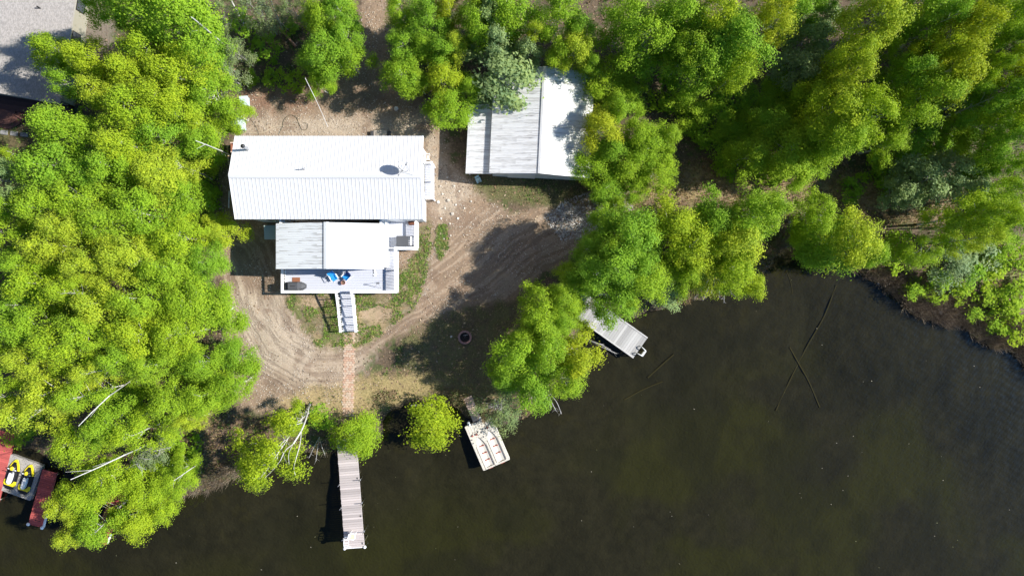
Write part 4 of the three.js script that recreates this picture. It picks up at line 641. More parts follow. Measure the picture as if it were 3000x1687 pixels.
// the white drive-on floating dock with two cradles
const ivory = new THREE.MeshStandardMaterial({ map: grainTex([0.55, 0.51, 0.43], 0.1, 0.05, 0.05, 0.25, [0.34, 0.31, 0.26]), roughness: 0.55 }), ivoryPlain = mat(0.6, 0.565, 0.49, 0.5), redPad = mat(0.33, 0.09, 0.06, 0.7);
function cradleShape(x, z0, z1, w) { const p = new THREE.Path(); p.moveTo(x - w, z1); p.lineTo(x - w, z0 + 1.2); p.quadraticCurveTo(x - w, z0 + 0.45, x, z0); p.quadraticCurveTo(x + w, z0 + 0.45, x + w, z0 + 1.2); p.lineTo(x + w, z1); p.closePath(); return p; }
function driveOnDock(name, label, corner, turn, W, Lg, cradles, body, inner, rollers) {
  const d = thing(name, label, 'floating dock', corner, turn), s = new THREE.Shape(); const r = 0.1;
  s.moveTo(r, 0); s.lineTo(W - r, 0); s.quadraticCurveTo(W, 0, W, r); s.lineTo(W, Lg - r); s.quadraticCurveTo(W, Lg, W - r, Lg); s.lineTo(r, Lg); s.quadraticCurveTo(0, Lg, 0, Lg - r); s.lineTo(0, r); s.quadraticCurveTo(0, 0, r, 0);
  for (const [x, z0] of cradles) s.holes.push(cradleShape(x, z0, Lg - 0.12, 0.42));
  const g = new THREE.ExtrudeGeometry(s, { depth: 0.36, bevelEnabled: true, bevelSize: 0.02, bevelThickness: 0.02, bevelSegments: 1 }).rotateX(Math.PI / 2).translate(0, 0.4, 0);
  mesh('float_deck', g, body, d);
  for (const [x, z0] of cradles) {
    const secs = []; for (let k = 0; k <= 8; k++) { const z = mix(z0, Lg + 0.02, k / 8), w = 0.43 * Math.min(1, Math.sqrt(k / 2 + 0.02)); secs.push({ z, pts: [[x - w, 0.36], [x - w, 0.34], [x - 0.05, 0.25], [x + 0.05, 0.25], [x + w, 0.34], [x + w, 0.36], [x + w + 0.02, 0.02], [x - w - 0.02, 0.02]].map(([a, b]) => [a, b]).reverse() }); }
    const c = mesh('cradle', loft(secs), inner, d);
    if (rollers) { for (const z of [z0 + 0.95, z0 + 1.65, z0 + 2.35]) for (const q of [-1, 1]) box('roller', c, redPad, 0.2, 0.08, 0.1, [x + q * 0.13, 0.31, z], [0, 0, q * 0.35]); box('end_roller', c, redPad, 0.42, 0.1, 0.14, [x, 0.32, Lg]); for (const q of [-1, 1]) box('bunk', c, mat(0.34, 0.31, 0.27, 0.8), 0.035, 0.04, 2.3, [x + q * 0.49, 0.435, z0 + 2.0]); }
  }
  return d;
}
{
  const A = at(1361, 1251, 0.42), B = at(1440, 1217, 0.42), t = Math.atan2(-(B[2] - A[2]), B[0] - A[0]), d = driveOnDock('drive_on_dock', 'ivory floating drive-on dock with two empty cradles and red rollers', [A[0], 0, A[2]], t, 2.72, 4.5, [[0.78, 1.35], [1.98, 1.15]], ivory, ivoryPlain, true);
  for (let k = 0; k < 9; k++) box('deck_rib', d, ivoryPlain, 0.05, 0.02, 0.85, [0.25 + k * 0.28, 0.43, 0.5]);
  for (const [x, z] of [[0.35, 1.0], [0.95, 0.95], [1.25, 1.1], [1.45, 0.85], [2.35, 0.75], [1.95, 0.8], [0.15, 1.4], [0.15, 1.75], [1.3, 1.55], [0.7, 0.05], [1.2, 0.05]]) { const c = box('cleat', d, darkGrey, 0.14, 0.05, 0.05, [x, 0.46, z], [0, x, 0]); box('cleat_foot', c, darkGrey, 0.05, 0.05, 0.05, [0, -0.025, 0]); }
  for (const [x, z] of [[0.75, 1.1], [1.95, 0.9], [0.35, 1.08]]) box('bow_stop', d, redPad, 0.16, 0.12, 0.12, [x, 0.47, z]);
  for (const x of [0.48, 1.66]) { const h = mesh('hinge_roller', new THREE.CapsuleGeometry(0.13, 0.2, 6, 14).rotateX(Math.PI / 2), railWhite, d, [x, 0.42, -0.12]); box('hinge_pin', h, black, 0.06, 0.06, 0.2, [0, 0.12, 0.05]); }
  mesh('mooring_rope', mergeGeometries([tubeGeo([[0.3, 0.46, 1.0], [0.6, 0.45, 0.8], [0.8, 0.45, 0.95], [0.9, 0.46, 1.15]], 0.012), tubeGeo([[1.8, 0.46, 0.6], [1.7, 0.45, 0.9], [1.95, 0.45, 1.0], [2.1, 0.46, 0.75]], 0.012)]), mat(0.2, 0.15, 0.12, 0.9), d);
}
plankDock('gangway', 'pinkish wooden gangway leading from the shore to the ivory floating dock', [1369, 1163], [1398, 1232], 0.82, pinkWood, { plank: 0.24, y: 0.52 });
// red docks, grey double float and the two watercraft
{
  const y = 0.5, { d, len } = plankDock('red_dock', 'red plank dock with a white padded edge beside the grey watercraft float', [143, 1380], [101, 1541], 1.36, redWood, { plank: 0.18, y, trim: redWood[0] });
  box('edge_pad', d, railWhite, 0.14, 0.18, 1.4, [0.76, y - 0.06, len - 0.75]);
  for (const s of [-1, 1]) mesh('corner_bumper', new THREE.SphereGeometry(0.16, 14, 10), railWhite, d, [s * 0.68, y, len]);
  box('slot', d, black, 0.62, 0.02, 0.07, [0.06, y + 0.008, len - 0.55]);
}
plankDock('red_dock', 'red plank dock running out past the left edge of the grey watercraft float', [14, 1265], [-38, 1470], 1.9, redWood, { plank: 0.18, trim: redWood[0] });
{ const { d, len, y } = plankDock('red_dock', 'red dock end showing under the birch branches, with a white rolled edge', [345, 1445], [290, 1590], 1.3, redWood, { plank: 0.18, trim: redWood[0] }); mesh('edge_roll', new THREE.CapsuleGeometry(0.09, 0.8, 6, 12).rotateX(Math.PI / 2), railWhite, d, [0.72, y + 0.02, len - 0.7]); }
const floatGrey = new THREE.MeshStandardMaterial({ map: grainTex([0.34, 0.32, 0.3], 0.16, 0.05, 0.05, 0.3, [0.16, 0.15, 0.14]), roughness: 0.8 });
const fA = at(28, 1331, 0.42), fB = at(126, 1366, 0.42), fT = Math.atan2(-(fB[2] - fA[2]), fB[0] - fA[0]);
driveOnDock('drive_on_dock', 'grey floating double dock carrying two yellow and black watercraft', [fA[0], 0, fA[2]], fT, 3.25, 3.5, [[0.88, 0.45], [2.32, 0.45]], floatGrey, mat(0.3, 0.29, 0.28, 0.8), false);
const yellow = mat(0.72, 0.6, 0.02, 0.35), gloss = mat(0.012, 0.012, 0.014, 0.35), seatWhite = mat(0.66, 0.68, 0.71, 0.5);
function watercraft(label, lx) {
  const c = Math.cos(fT), s = Math.sin(fT), lz = 1.62, t = thing('watercraft', label, 'jet ski', [fA[0] + c * lx + s * lz, 0.22, fA[2] - s * lx + c * lz], fT + 0.03);
  const hw = (z) => z < -0.4 ? 0.56 * Math.pow(clamp((z + 1.42) / 1.02), 0.55) : z > 1.0 ? 0.56 - (z - 1.0) * 0.35 : 0.56 + 0.02 * Math.sin(z);
  const ring = (z, a, y0, y1, k = 1) => { const w = hw(z) * k; return [[w * 0.55, y0], [w, mix(y0, y1, 0.45)], [w * 0.94, y1], [-w * 0.94, y1], [-w, mix(y0, y1, 0.45)], [-w * 0.55, y0]]; };
  const Z = [-1.38, -1.25, -1.0, -0.7, -0.4, 0, 0.5, 1.0, 1.2, 1.36];
  mesh('hull', loft(Z.map(z => ({ z, pts: ring(z, 0, 0.02 + 0.18 * smooth(-0.6, -1.4, z), 0.34) }))), gloss, t);
  mesh('bow_cowl', loft([-1.4, -1.26, -1.0, -0.7, -0.42].map((z, k) => ({ z, pts: ring(Math.max(z, -1.38), 0, 0.2, 0.36, [1.02, 1.02, 1.02, 1.02, 0.98][k]) }))), yellow, t);
  mesh('stern_cowl', loft([0.62, 0.8, 1.0, 1.14].map((z, k) => ({ z, pts: ring(z, 0, 0.22, 0.36, [1.0, 1.02, 1.02, 0.9][k]) }))), yellow, t);
  mesh('foot_well', loft([-0.95, -0.6, 0, 0.5, 0.86].map((z, k) => ({ z, pts: ring(z, 0, 0.335, 0.38 + 0.05 * smooth(0, -0.9, z), [0.6, 0.68, 0.82, 0.75, 0.5][k]) }))), gloss, t);
  mesh('stern_platform', loft([0.99, 1.18, 1.5].map((z, k) => ({ z, pts: ring(Math.min(z, 1.3), 0, 0.2, 0.345 - 0.02 * k, [0.5, 0.6, 0.62][k]) }))), gloss, t);
  mesh('bow_panel', loft([-1.18, -0.95, -0.7].map((z, k) => ({ z, pts: ring(z, 0, 0.34, 0.44, [0.45, 0.5, 0.45][k]) }))), gloss, t);
  const cons = mesh('console', loft([-0.95, -0.75, -0.45, -0.25].map((z, k) => { const w = [0.12, 0.26, 0.28, 0.16][k], h = [0.46, 0.62, 0.72, 0.66][k]; return { z, pts: [[w, 0.36], [w * 0.9, h * 0.85], [w * 0.5, h], [-w * 0.5, h], [-w * 0.9, h * 0.85], [-w, 0.36]] }; })), gloss, t);
  mesh('hood', new THREE.SphereGeometry(0.2, 14, 10).scale(0.9, 0.4, 1.1), yellow, cons, [0, 0.66, -0.62]);
  mesh('seat', loft([-0.28, -0.1, 0.3, 0.75, 0.95].map((z, k) => { const w = [0.1, 0.16, 0.18, 0.16, 0.08][k], h = [0.6, 0.66, 0.66, 0.68, 0.56][k]; return { z, pts: [[w * 1.25, 0.36], [w * 1.1, h * 0.9], [w * 0.7, h], [-w * 0.7, h], [-w * 1.1, h * 0.9], [-w * 1.25, 0.36]] }; })), seatWhite, t);
  const hb = rod('handlebar', t, gloss, [-0.36, 0.82, -0.3], [0.36, 0.82, -0.3], 0.022); for (const q of [-1, 1]) mesh('grip', rodGeo([q * 0.24, 0.82, -0.3], [q * 0.4, 0.82, -0.27], 0.032), black, hb);
  for (const q of [-1, 1]) mesh('mirror', new THREE.SphereGeometry(0.08, 10, 8).scale(1.4, 0.5, 0.7), seatWhite, t, [q * 0.34, 0.62, -0.52]);
  return t;
}
watercraft('yellow and black watercraft on the grey float, beside the longer red dock', 0.88);
watercraft('yellow and black watercraft half under the birch leaves, next to the short red dock', 2.32);
// ------------------------------------------------------------ things on the deck
function campChair(label, u, v, turn, fabric, fabric2) {
  const p = at(u, v, DY), c = thing('folding_chair', label, 'folding chair', [p[0], DY, p[2]], turn); c.scale.setScalar(1.15);
  mesh('seat', new RoundedBoxGeometry(0.5, 0.03, 0.46, 2, 0.012), fabric, c, [0, 0.42, 0.02], [0.08, 0, 0]); mesh('backrest', new RoundedBoxGeometry(0.5, 0.56, 0.03, 2, 0.012), fabric2, c, [0, 0.72, -0.32], [-0.38, 0, 0]);
  mesh('headrest', new RoundedBoxGeometry(0.46, 0.1, 0.05, 2, 0.02), fabric2, c, [0, 0.98, -0.43], [-0.38, 0, 0]);
  for (const s of [-1, 1]) { rod('frame_rail', c, railWhite, [s * 0.27, 0.3, -0.14], [s * 0.27, 1.02, -0.45], 0.014); rod('leg', c, railWhite, [s * 0.27, 0, 0.3], [s * 0.27, 0.62, -0.25], 0.014); rod('leg', c, railWhite, [s * 0.27, 0, -0.34], [s * 0.27, 0.6, 0.28], 0.014); mesh('armrest', new RoundedBoxGeometry(0.06, 0.03, 0.5, 2, 0.01), railWhite, c, [s * 0.29, 0.62, 0.0]); }
}
const sky1 = mat(0.01, 0.24, 0.62, 0.7), sky2 = mat(0.006, 0.05, 0.26, 0.7);
campChair('bright blue folding chair on the deck, turned toward the lake', 982, 813, 0.55, sky1, sky1);
campChair('dark blue backed folding chair with light blue seat on the deck', 1018, 811, -0.75, sky1, sky2);
{
  const p = at(1007, 828, DY), c = thing('planter', 'small pinkish clay planter on the deck boards in front of the blue chairs', 'planter', [p[0], DY, p[2]]);
  mesh('pot', new THREE.LatheGeometry([[0, 0], [0.13, 0], [0.19, 0.26], [0.21, 0.27], [0.21, 0.31], [0.18, 0.31], [0.16, 0.24], [0, 0.24]].map(q => new THREE.Vector2(...q)), 20), mat(0.55, 0.27, 0.2, 0.85), c);
  mesh('soil', new THREE.CylinderGeometry(0.165, 0.165, 0.02, 16), mat(0.05, 0.035, 0.025, 0.95), c, [0, 0.26, 0]);
  mesh('plant', mergeGeometries(Array.from({ length: 9 }, (_, k) => rodGeo([0, 0.26, 0], [Math.cos(k * 0.7) * 0.17, 0.38 + 0.05 * (k % 3), Math.sin(k * 0.7) * 0.17], 0.018, 0.006, 5))), mat(0.4, 0.24, 0.16, 0.9), c);
}
{ // covered grill
  const p = at(862, 838, DY + 0.6), c = thing('covered_grill', 'barbecue grill under a dark grey fabric cover at the left corner of the deck', 'grill', [p[0], DY, p[2]]);
  const S = [[-0.82, 0.34, 0.5], [-0.78, 0.36, 0.82], [-0.5, 0.38, 0.86], [-0.45, 0.4, 1.12], [0.42, 0.4, 1.14], [0.5, 0.38, 0.9], [0.7, 0.3, 0.84], [0.95, 0.16, 0.6]];
  const g = loft(S.map(([z, w, h]) => ({ z, pts: [[w, 0.05], [w * 0.98, h * 0.8], [w * 0.7, h], [-w * 0.7, h * 0.99], [-w * 0.98, h * 0.8], [-w, 0.05]] })));
  mesh('cover', g.rotateY(Math.PI / 2), darkGrey, c);
  box('side_flap', c, mat(0.09, 0.09, 0.1, 0.8), 0.3, 0.5, 0.02, [0.6, 0.35, 0.36]); box('top_handle', c, black, 0.4, 0.03, 0.05, [0, 1.14, 0]);
}
{ const p = at(867, 819, DY); tag(mesh('door_mat', new RoundedBoxGeometry(0.72, 0.03, 0.42, 2, 0.01), mat(0.22, 0.09, 0.045, 0.95), scene, [p[0], DY + 0.02, p[2]]), 'rust-brown mat on the deck boards behind the covered grill', 'mat'); }
{ // white sheet of plastic lying crumpled
  const p = at(1098, 799, DY), g = new THREE.PlaneGeometry(0.42, 0.6, 7, 9).rotateX(-Math.PI / 2), a = g.attributes.position;
  for (let i = 0; i < a.count; i++) { const x = a.getX(i), z = a.getZ(i), f = (z + 0.3) / 0.6; a.setX(i, x * (0.15 + 0.9 * f)); a.setY(i, 0.02 + 0.16 * vnoise(x * 9 + 5, z * 8 + 3)); }
  g.computeVertexNormals();
  tag(mesh('plastic_bag', g, new THREE.MeshStandardMaterial({ color: lin(0.85, 0.85, 0.85), roughness: 0.5, side: THREE.DoubleSide }), scene, [p[0], DY, p[2]]), 'crumpled white plastic bag lying on the deck near its right railing', 'plastic bag');
}
{ const p = at(1113, 830, DY), c = thing('tripod', 'thin black tripod standing on the deck by the right railing', 'tripod', [p[0], DY, p[2]]); mesh('head', new RoundedBoxGeometry(0.3, 0.1, 0.1, 2, 0.02), black, c, [0, 1.1, 0]); for (const [x, z] of [[-0.5, 0.35], [0.1, 0.45], [0.35, -0.25]]) rod('leg', c, greyPlastic, [x, 0, z], [0, 1.08, 0], 0.012); }
{ // dark patio table
  const p = at(1187, 706, DY + 0.72), t = thing('patio_table', 'dark grey patio table with a slatted end on the small upper deck', 'table', [p[0], DY, p[2]]);
  box('table_top', t, darkGrey, 1.1, 0.04, 0.95, [-0.27, 0.72, 0]); for (let k = 0; k < 6; k++) box('slat', t, darkGrey, 0.42, 0.03, 0.09, [0.5, 0.72, -0.41 + k * 0.165]);
  for (const [x, z] of [[-0.76, -0.42], [-0.76, 0.42], [0.66, -0.42], [0.66, 0.42]]) box('leg', t, darkGrey, 0.05, 0.7, 0.05, [x, 0.35, z]);
  box('apron', t, darkGrey, 1.5, 0.06, 0.03, [-0.05, 0.66, -0.44]); box('apron', t, darkGrey, 1.5, 0.06, 0.03, [-0.05, 0.66, 0.44]);
  tag(mesh('tray', new RoundedBoxGeometry(0.2, 0.04, 0.82, 2, 0.015), railWhite, scene, [p[0] + 0.56, DY + 0.765, p[2]]), 'narrow white tray across the slatted end of the dark patio table', 'tray');
}
for (const [k, dx, dz, dy] of [[0, 0, 0, 0.09], [1, 0.02, 0.2, 0.09], [2, 0.0, 0.1, 0.25]]) { const p = at(1206, 650, DY); const lg = thing('firewood_log', k === 2 ? 'upper brown firewood log on the deck under the main eave' : 'brown firewood log lying on the deck boards under the main eave', 'log', [p[0] + dx, DY + dy, p[2] + dz], 0, 'firewood under the eave'); mesh('bark', rodGeo([-0.28, 0, 0], [0.28, 0, 0], 0.09, 0.085, 12), rust, lg); for (const s of [-1, 1]) mesh('cut_end', new THREE.CylinderGeometry(0.075, 0.075, 0.012, 12).rotateZ(Math.PI / 2), mat(0.45, 0.3, 0.18, 0.9), lg, [s * 0.284, 0, 0]); }

// ------------------------------------------------------------ yard
{ // brick path from the steps to the lake
  const [ax, , az] = gp(1023, 974), [bx, , bz] = gp(1018, 1222), p = thing('brick_path', 'narrow brick path running from the deck steps to the plank dock', 'path', [ax, 0, az], Math.atan2(bx - ax, bz - az));
  const len = Math.hypot(bx - ax, bz - az), bw = 0.26, bl = 0.21, bricks = [[0.44, 0.29, 0.2], [0.4, 0.25, 0.175], [0.47, 0.35, 0.26], [0.43, 0.33, 0.25]].map(c => mat(...c, 0.9)), g = new RoundedBoxGeometry(bw - 0.02, 0.07, bl - 0.02, 1, 0.015);
  const c = Math.cos(p.rotation.y), s = Math.sin(p.rotation.y), n = Math.floor(len / bl);
  for (let j = 0; j < n; j++) for (let i = 0; i < 4; i++) { const lx = (i - 1.5) * bw + (j % 2) * 0.1 - 0.05, lz = (j + 0.5) * bl, y = ground(ax + c * lx + s * lz, az - s * lx + c * lz); mesh('brick', g, bricks[hash(i, j + 9) * 4 | 0], p, [lx, y + 0.005 + 0.012 * hash(i + 5, j), lz], [0, (hash(i, j) - 0.5) * 0.08, 0]); }
}
{ // fire ring
  const [x, y, z] = gp(1362, 988), f = thing('fire_pit', 'round fire pit ringed with pinkish blocks on the shaded grass', 'fire pit', [x, y, z]);
  for (let k = 0; k < 12; k++) { const a = k / 12 * 6.2832; mesh('block', new RoundedBoxGeometry(0.29, 0.24 + 0.03 * hash(k, 2), 0.19, 2, 0.03), mat(0.3 + 0.05 * hash(k, 1), 0.19, 0.17, 0.95), f, [Math.cos(a) * 0.55, 0.1, Math.sin(a) * 0.55], [0, Math.PI / 2 - a + (hash(k, 7) - 0.5) * 0.15, 0]); }
  mesh('ash_bed', new THREE.CylinderGeometry(0.46, 0.46, 0.06, 24), mat(0.02, 0.018, 0.018, 0.95), f, [0, 0.02, 0]);
  for (let k = 0; k < 7; k++) mesh('charred_log', rodGeo([rr(-0.3, 0), 0.08, rr(-0.3, 0.3)], [rr(0, 0.3), 0.16, rr(-0.3, 0.3)], 0.045, 0.035, 7), k % 3 ? mat(0.025, 0.022, 0.02, 0.95) : mat(0.3, 0.29, 0.28, 0.9), f);
}
const rockGeos = [0, 1, 2, 3].map(k => { const g = new THREE.IcosahedronGeometry(1, 1), a = g.attributes.position; for (let i = 0; i < a.count; i++) { const x = a.getX(i), y = a.getY(i), z = a.getZ(i), s = 0.75 + 0.5 * vnoise(x * 1.7 + k * 9 + 20, z * 1.7 + y * 2.1 + 20); a.setXYZ(i, x * s, y * s * 0.65, z * s); } g.computeVertexNormals(); return g; });
const rockMats = [mat(0.5, 0.45, 0.38, 0.9), mat(0.4, 0.36, 0.31, 0.9), mat(0.56, 0.52, 0.46, 0.9)];
const rockAt = (label, group, u, v, r) => { const p = gp(u, v), o = mesh('rock', rockGeos[rnd() * 4 | 0], rockMats[rnd() * 3 | 0], scene, [p[0], p[1] + r * 0.25, p[2]], [0, rr(0, 6), 0]); o.scale.setScalar(r); tag(o, label, 'rock', group); };
for (const [u, v, r] of [[1296, 568, 0.12], [1283, 592, 0.15], [1313, 587, 0.16], [1303, 610, 0.1], [1325, 626, 0.17], [1292, 640, 0.1], [1318, 655, 0.1], [1341, 640, 0.12], [1270, 560, 0.09], [1335, 600, 0.1], [1300, 700, 0.1], [1345, 560, 0.1], [1380, 590, 0.11], [1360, 610, 0.09], [1320, 690, 0.09], [1330, 545, 0.1], [1290, 545, 0.08], [1310, 520, 0.09]]) rockAt('pale stone lying on the bare dirt between the house and the shed', 'stones between house and shed', u, v, r);
rockAt('single white stone in the grass beside the fire pit', null, 1322, 986, 0.11);
rockAt('grey boulder in the shade of the drive behind the house', null, 1160, 318, 0.2);
for (const [u, v, r] of [[2757, 916, 0.17], [2575, 830, 0.12], [2726, 902, 0.08], [2870, 985, 0.1]]) rockAt('pale stone on the brushy shore beside the inlet', 'stones on the brushy shore', u, v, r);
{ const m = mat(0.42, 0.6, 0.6, 0.6), p = gp(1401, 526), b = thing('broken_panel', 'broken pale teal panel lying on the ground in front of the shed', 'panel', p, 0.4); box('panel_sheet', b, m, 0.48, 0.05, 0.45, [0, 0.06, 0.08], [0.06, 0, 0.05]); box('panel_shard', b, m, 0.42, 0.05, 0.18, [-0.02, 0.1, -0.28], [0.25, 0.15, 0.1]); }
for (const [u, v, w, d, r] of [[703, 366, 1.05, 1.2, 0.1], [720, 300, 0.7, 0.8, 0.05]]) { const p = gp(u, v), t = thing('storage_tote', w > 1 ? 'pale blue-grey lidded crate under the birches by the back corner of the house' : 'small grey crate under the birch edge beside the back yard', 'crate', p, r); const m = mat(0.42, 0.52, 0.54, 0.6); mesh('crate_body', new RoundedBoxGeometry(w, 0.6, d, 2, 0.05), m, t, [0, 0.3, 0]); mesh('lid', new RoundedBoxGeometry(w + 0.08, 0.07, d + 0.08, 2, 0.02), mat(0.5, 0.6, 0.61, 0.6), t, [0, 0.62, 0]); box('lid_rib', t, m, w * 0.8, 0.03, 0.06, [0, 0.67, 0]); }
{ // rust-red shelf and edging board by the house corner
  const p = gp(700, 438), t = thing('tool_rack', 'rust-red metal rack against the back left corner of the house', 'rack', p, 0.05); for (const x of [-0.34, 0.34]) box('side_panel', t, rust, 0.05, 1.1, 0.95, [x, 0.55, 0]); for (const y of [0.25, 0.75]) box('shelf', t, rust, 0.64, 0.04, 0.92, [0, y, 0]); box('top_frame', t, mat(0.5, 0.36, 0.3, 0.8), 0.74, 0.05, 0.12, [0, 1.12, -0.42]); box('top_frame', t, mat(0.5, 0.36, 0.3, 0.8), 0.74, 0.05, 0.12, [0, 1.12, 0.42]);
  const q = gp(668, 455); tag(mesh('edging_board', new RoundedBoxGeometry(0.1, 0.16, 1.9, 1, 0.01), mat(0.5, 0.38, 0.22, 0.9), scene, [q[0], q[1] + 0.06, q[2]], [0, 0.05, 0]), 'yellowish timber edging board beside the rust-red rack', 'board');
}
{ const a = gp(672, 560), b = gp(680, 612), t = thing('downpipe_section', 'pale length of gutter pipe leaning by the left end wall of the house', 'pipe', a); rod('pipe', t, railWhite, [0, 0.15, 0], [b[0] - a[0], 0.9, b[2] - a[2]], 0.05); rod('strap', t, greyPlastic, [(b[0] - a[0]) * 0.45, 0.45, (b[2] - a[2]) * 0.45], [(b[0] - a[0]) * 0.48, 0.53, (b[2] - a[2]) * 0.48], 0.062); }
const onGround = (pts, h = 0.03) => pts.map(([u, v]) => { const p = gp(u, v); return [p[0], p[1] + h, p[2]]; });
tag(mesh('garden_hose', tubeGeo(onGround([[700, 388], [770, 388], [800, 372], [840, 368], [870, 370]]), 0.02, 50), mat(0.5, 0.42, 0.3, 0.7), scene), 'tan hose running along the dirt to the pale crate', 'hose');
tag(mesh('garden_hose', tubeGeo(onGround([[815, 394], [826, 372], [832, 350], [850, 337], [868, 345], [876, 365], [885, 380], [898, 378], [900, 363], [888, 360]]), 0.025, 80), mat(0.09, 0.08, 0.05, 0.6), scene), 'dark hose looped on the dirt behind the house', 'hose');
{ const a = at(893, 228, 7.5), b = at(960, 372, 7.35), m = [(a[0] + b[0]) / 2, 7.1, (a[2] + b[2]) / 2]; tag(mesh('service_wire', tubeGeo([a, m, b], 0.022, 24, 5), mat(0.6, 0.58, 0.55, 0.6), scene), 'pale overhead wire running from the trees to the back eave of the house', 'wire'); }
// fallen and dead stems
function stem(name, label, a, b, ha, hb, r, m, group) { const A = gp(...a), B = gp(...b), t = thing(name, label, 'log', A, 0, group), d = [B[0] - A[0], B[1] - A[1] + hb, B[2] - A[2]]; rod('stem', t, m, [0, ha, 0], d, r, r * 0.6, 9); rod('branch', t, m, [d[0] * 0.6, mix(ha, d[1], 0.6), d[2] * 0.6], [d[0] * 0.75 + 0.35, mix(ha, d[1], 0.75) + 0.2, d[2] * 0.75 - 0.2], r * 0.4, r * 0.15, 6); return t; }
stem('fallen_log', 'reddish broken log lying in the clearing behind the back yard', [868, 138], [824, 88], 0.2, 0.6, 0.13, mat(0.34, 0.17, 0.11, 0.9));
stem('dead_tree', 'thin white dead trunk standing in the clearing behind the back yard', [718, 82], [706, 0], 0, 5, 0.09, bark);
stem('dead_tree', 'pale bare pole of a tree in the dark clearing behind the back yard', [828, 88], [830, 10], 0, 6, 0.05, barkGrey);
stem('fallen_log', 'grey fallen trunk lying in the shade of the right wood', [2740, 330], [2860, 280], 0.2, 1.2, 0.14, barkGrey);
stem('fallen_log', 'grey bare trunk slanting among the shrubs of the right wood', [2310, 80], [2355, 50], 0.3, 1.5, 0.12, barkGrey);
stem('fallen_log', 'dead red-brown limb by the neighbour\'s rounded steps', [120, 378], [55, 342], 0.1, 0.5, 0.06, mat(0.2, 0.1, 0.08, 0.9));
stem('fallen_log', 'weathered log edging the shore between the plank dock and the round lime-green tree', [1205, 1187], [1270, 1184], 0.1, 0.1, 0.1, barkGrey);
const sunk = (label, pts, r) => { const P3 = pts.map(([u, v]) => { const [x, z] = xz(u, v, -0.6), g = ground(x, z); return [x, g - 0.015, z]; }); tag(mesh('sunken_log', tubeGeo(P3, r, 20, 7), mat(0.12, 0.1, 0.05, 0.95), scene), label, 'log'); };
sunk('long sunken log slanting under the clear water of the inlet', [[2446, 835], [2420, 925], [2375, 1020], [2330, 1120], [2290, 1210]], 0.1);
sunk('shorter sunken log crossing the long one under the water', [[2322, 1018], [2352, 1065], [2385, 1120], [2420, 1200]], 0.09);
sunk('sunken log lying off the end of the wide grey dock', [[1975, 1038], [1940, 1070], [1900, 1108]], 0.11);
sunk('faint sunken log farther out from the wide grey dock', [[1945, 1120], [1890, 1142], [1830, 1172]], 0.08);
sunk('thin sunken branch under the water below the inlet trees', [[2300, 790], [2315, 830], [2322, 860]], 0.05);

function deadBranches(label, root, h, tips) {
  const b = gp(...root), y0 = Math.max(0.1, b[1]), t = thing('dead_branches', label, 'branches', [b[0], y0, b[2]]);
  for (const [u, v, y] of tips) { const q = at(u, v, y), d = [q[0] - b[0], y - y0, q[2] - b[2]], m = [d[0] * 0.5 + rr(-0.2, 0.2), Math.max(h, d[1] * 0.5 + 0.2), d[2] * 0.5 + rr(-0.2, 0.2)]; mesh('branch', tubeGeo([[0, 0, 0], m, d], 0.028, 12, 5), barkGrey, t); for (let k = 0; k < 3; k++) { const f = 0.6 + 0.15 * k, s = [mix(m[0], d[0], f), mix(m[1], d[1], f), mix(m[2], d[2], f)]; rod('twig', t, barkGrey, s, [s[0] + rr(-0.4, 0.4), s[1] + rr(0, 0.2), s[2] + rr(0, 0.45)], 0.014, 0.005, 5); } }
}
deadBranches('fan of bare grey branches reaching over the water right of the grey dock', [2085, 800], 1.0, [[2035, 872, 0.5], [2060, 880, 0.6], [2085, 860, 0.7], [2110, 872, 0.5], [2122, 888, 0.4], [2145, 862, 0.6], [2050, 850, 0.8]]);
deadBranches('bare grey branches reaching from the shore clump left of the grey dock', [1600, 1140], 0.8, [[1630, 1205, 0.4], [1645, 1212, 0.3], [1615, 1195, 0.6], [1600, 1180, 0.5]]);
deadBranches('bare twigs poking out over the water beside the grey dock', [1712, 990], 0.8, [[1790, 1025, 0.5], [1808, 1036, 0.4], [1770, 1010, 0.6]]);
deadBranches('grey leafless branches in the birches over the red docks', [460, 1300], 5.5, [[425, 1375, 6.5], [415, 1380, 6.8], [500, 1310, 6.5], [440, 1345, 6.6], [408, 1360, 6.8]]);
deadBranches('bare branches on the bank between the leaning birch and the plank dock', [935, 1280], 0.6, [[905, 1340, 0.4], [925, 1350, 0.3], [950, 1330, 0.4]]);
// ------------------------------------------------------------ scattered ground cover, too much to count
const UP = new THREE.Vector3(0, 1, 0);
function scatter(name, label, geo, m, n, pick, size, colors, o = {}) {
  const im = new THREE.InstancedMesh(geo, m, n), M = new THREE.Matrix4(), Q = new THREE.Quaternion(), E = new THREE.Euler(), S = new THREE.Vector3(), V = new THREE.Vector3(); let k = 0, tries = 0;
  while (k < n && tries++ < n * 60) {
    const p = pick(); if (!p) continue; const s = rr(...size);
    E.set(o.tilt ? gauss() * o.tilt : 0, rr(0, 6.283), o.tilt ? gauss() * o.tilt : 0); Q.setFromEuler(E); V.set(p[0], p[1] + (o.lift ?? 0) * s, p[2]); S.set(s, s * (o.flat ?? 1) * rr(0.7, 1.3), s); M.compose(V, Q, S); im.setMatrixAt(k, M);
    const c = colors[rnd() * colors.length | 0], b = rr(0.75, 1.2); im.setColorAt(k, lin(c[0] * b, c[1] * b, c[2] * b)); k++;
  }
  im.count = k; im.name = name; sh(im); im.userData = { kind: 'stuff', label }; scene.add(im); return im;
}
const anyLand = (x0, x1, z0, z1, f) => () => { const x = rr(x0, x1), z = rr(z0, z1); if (landD(x, z) < 0.05 || !f(x, z)) return null; return [x, ground(x, z), z]; };
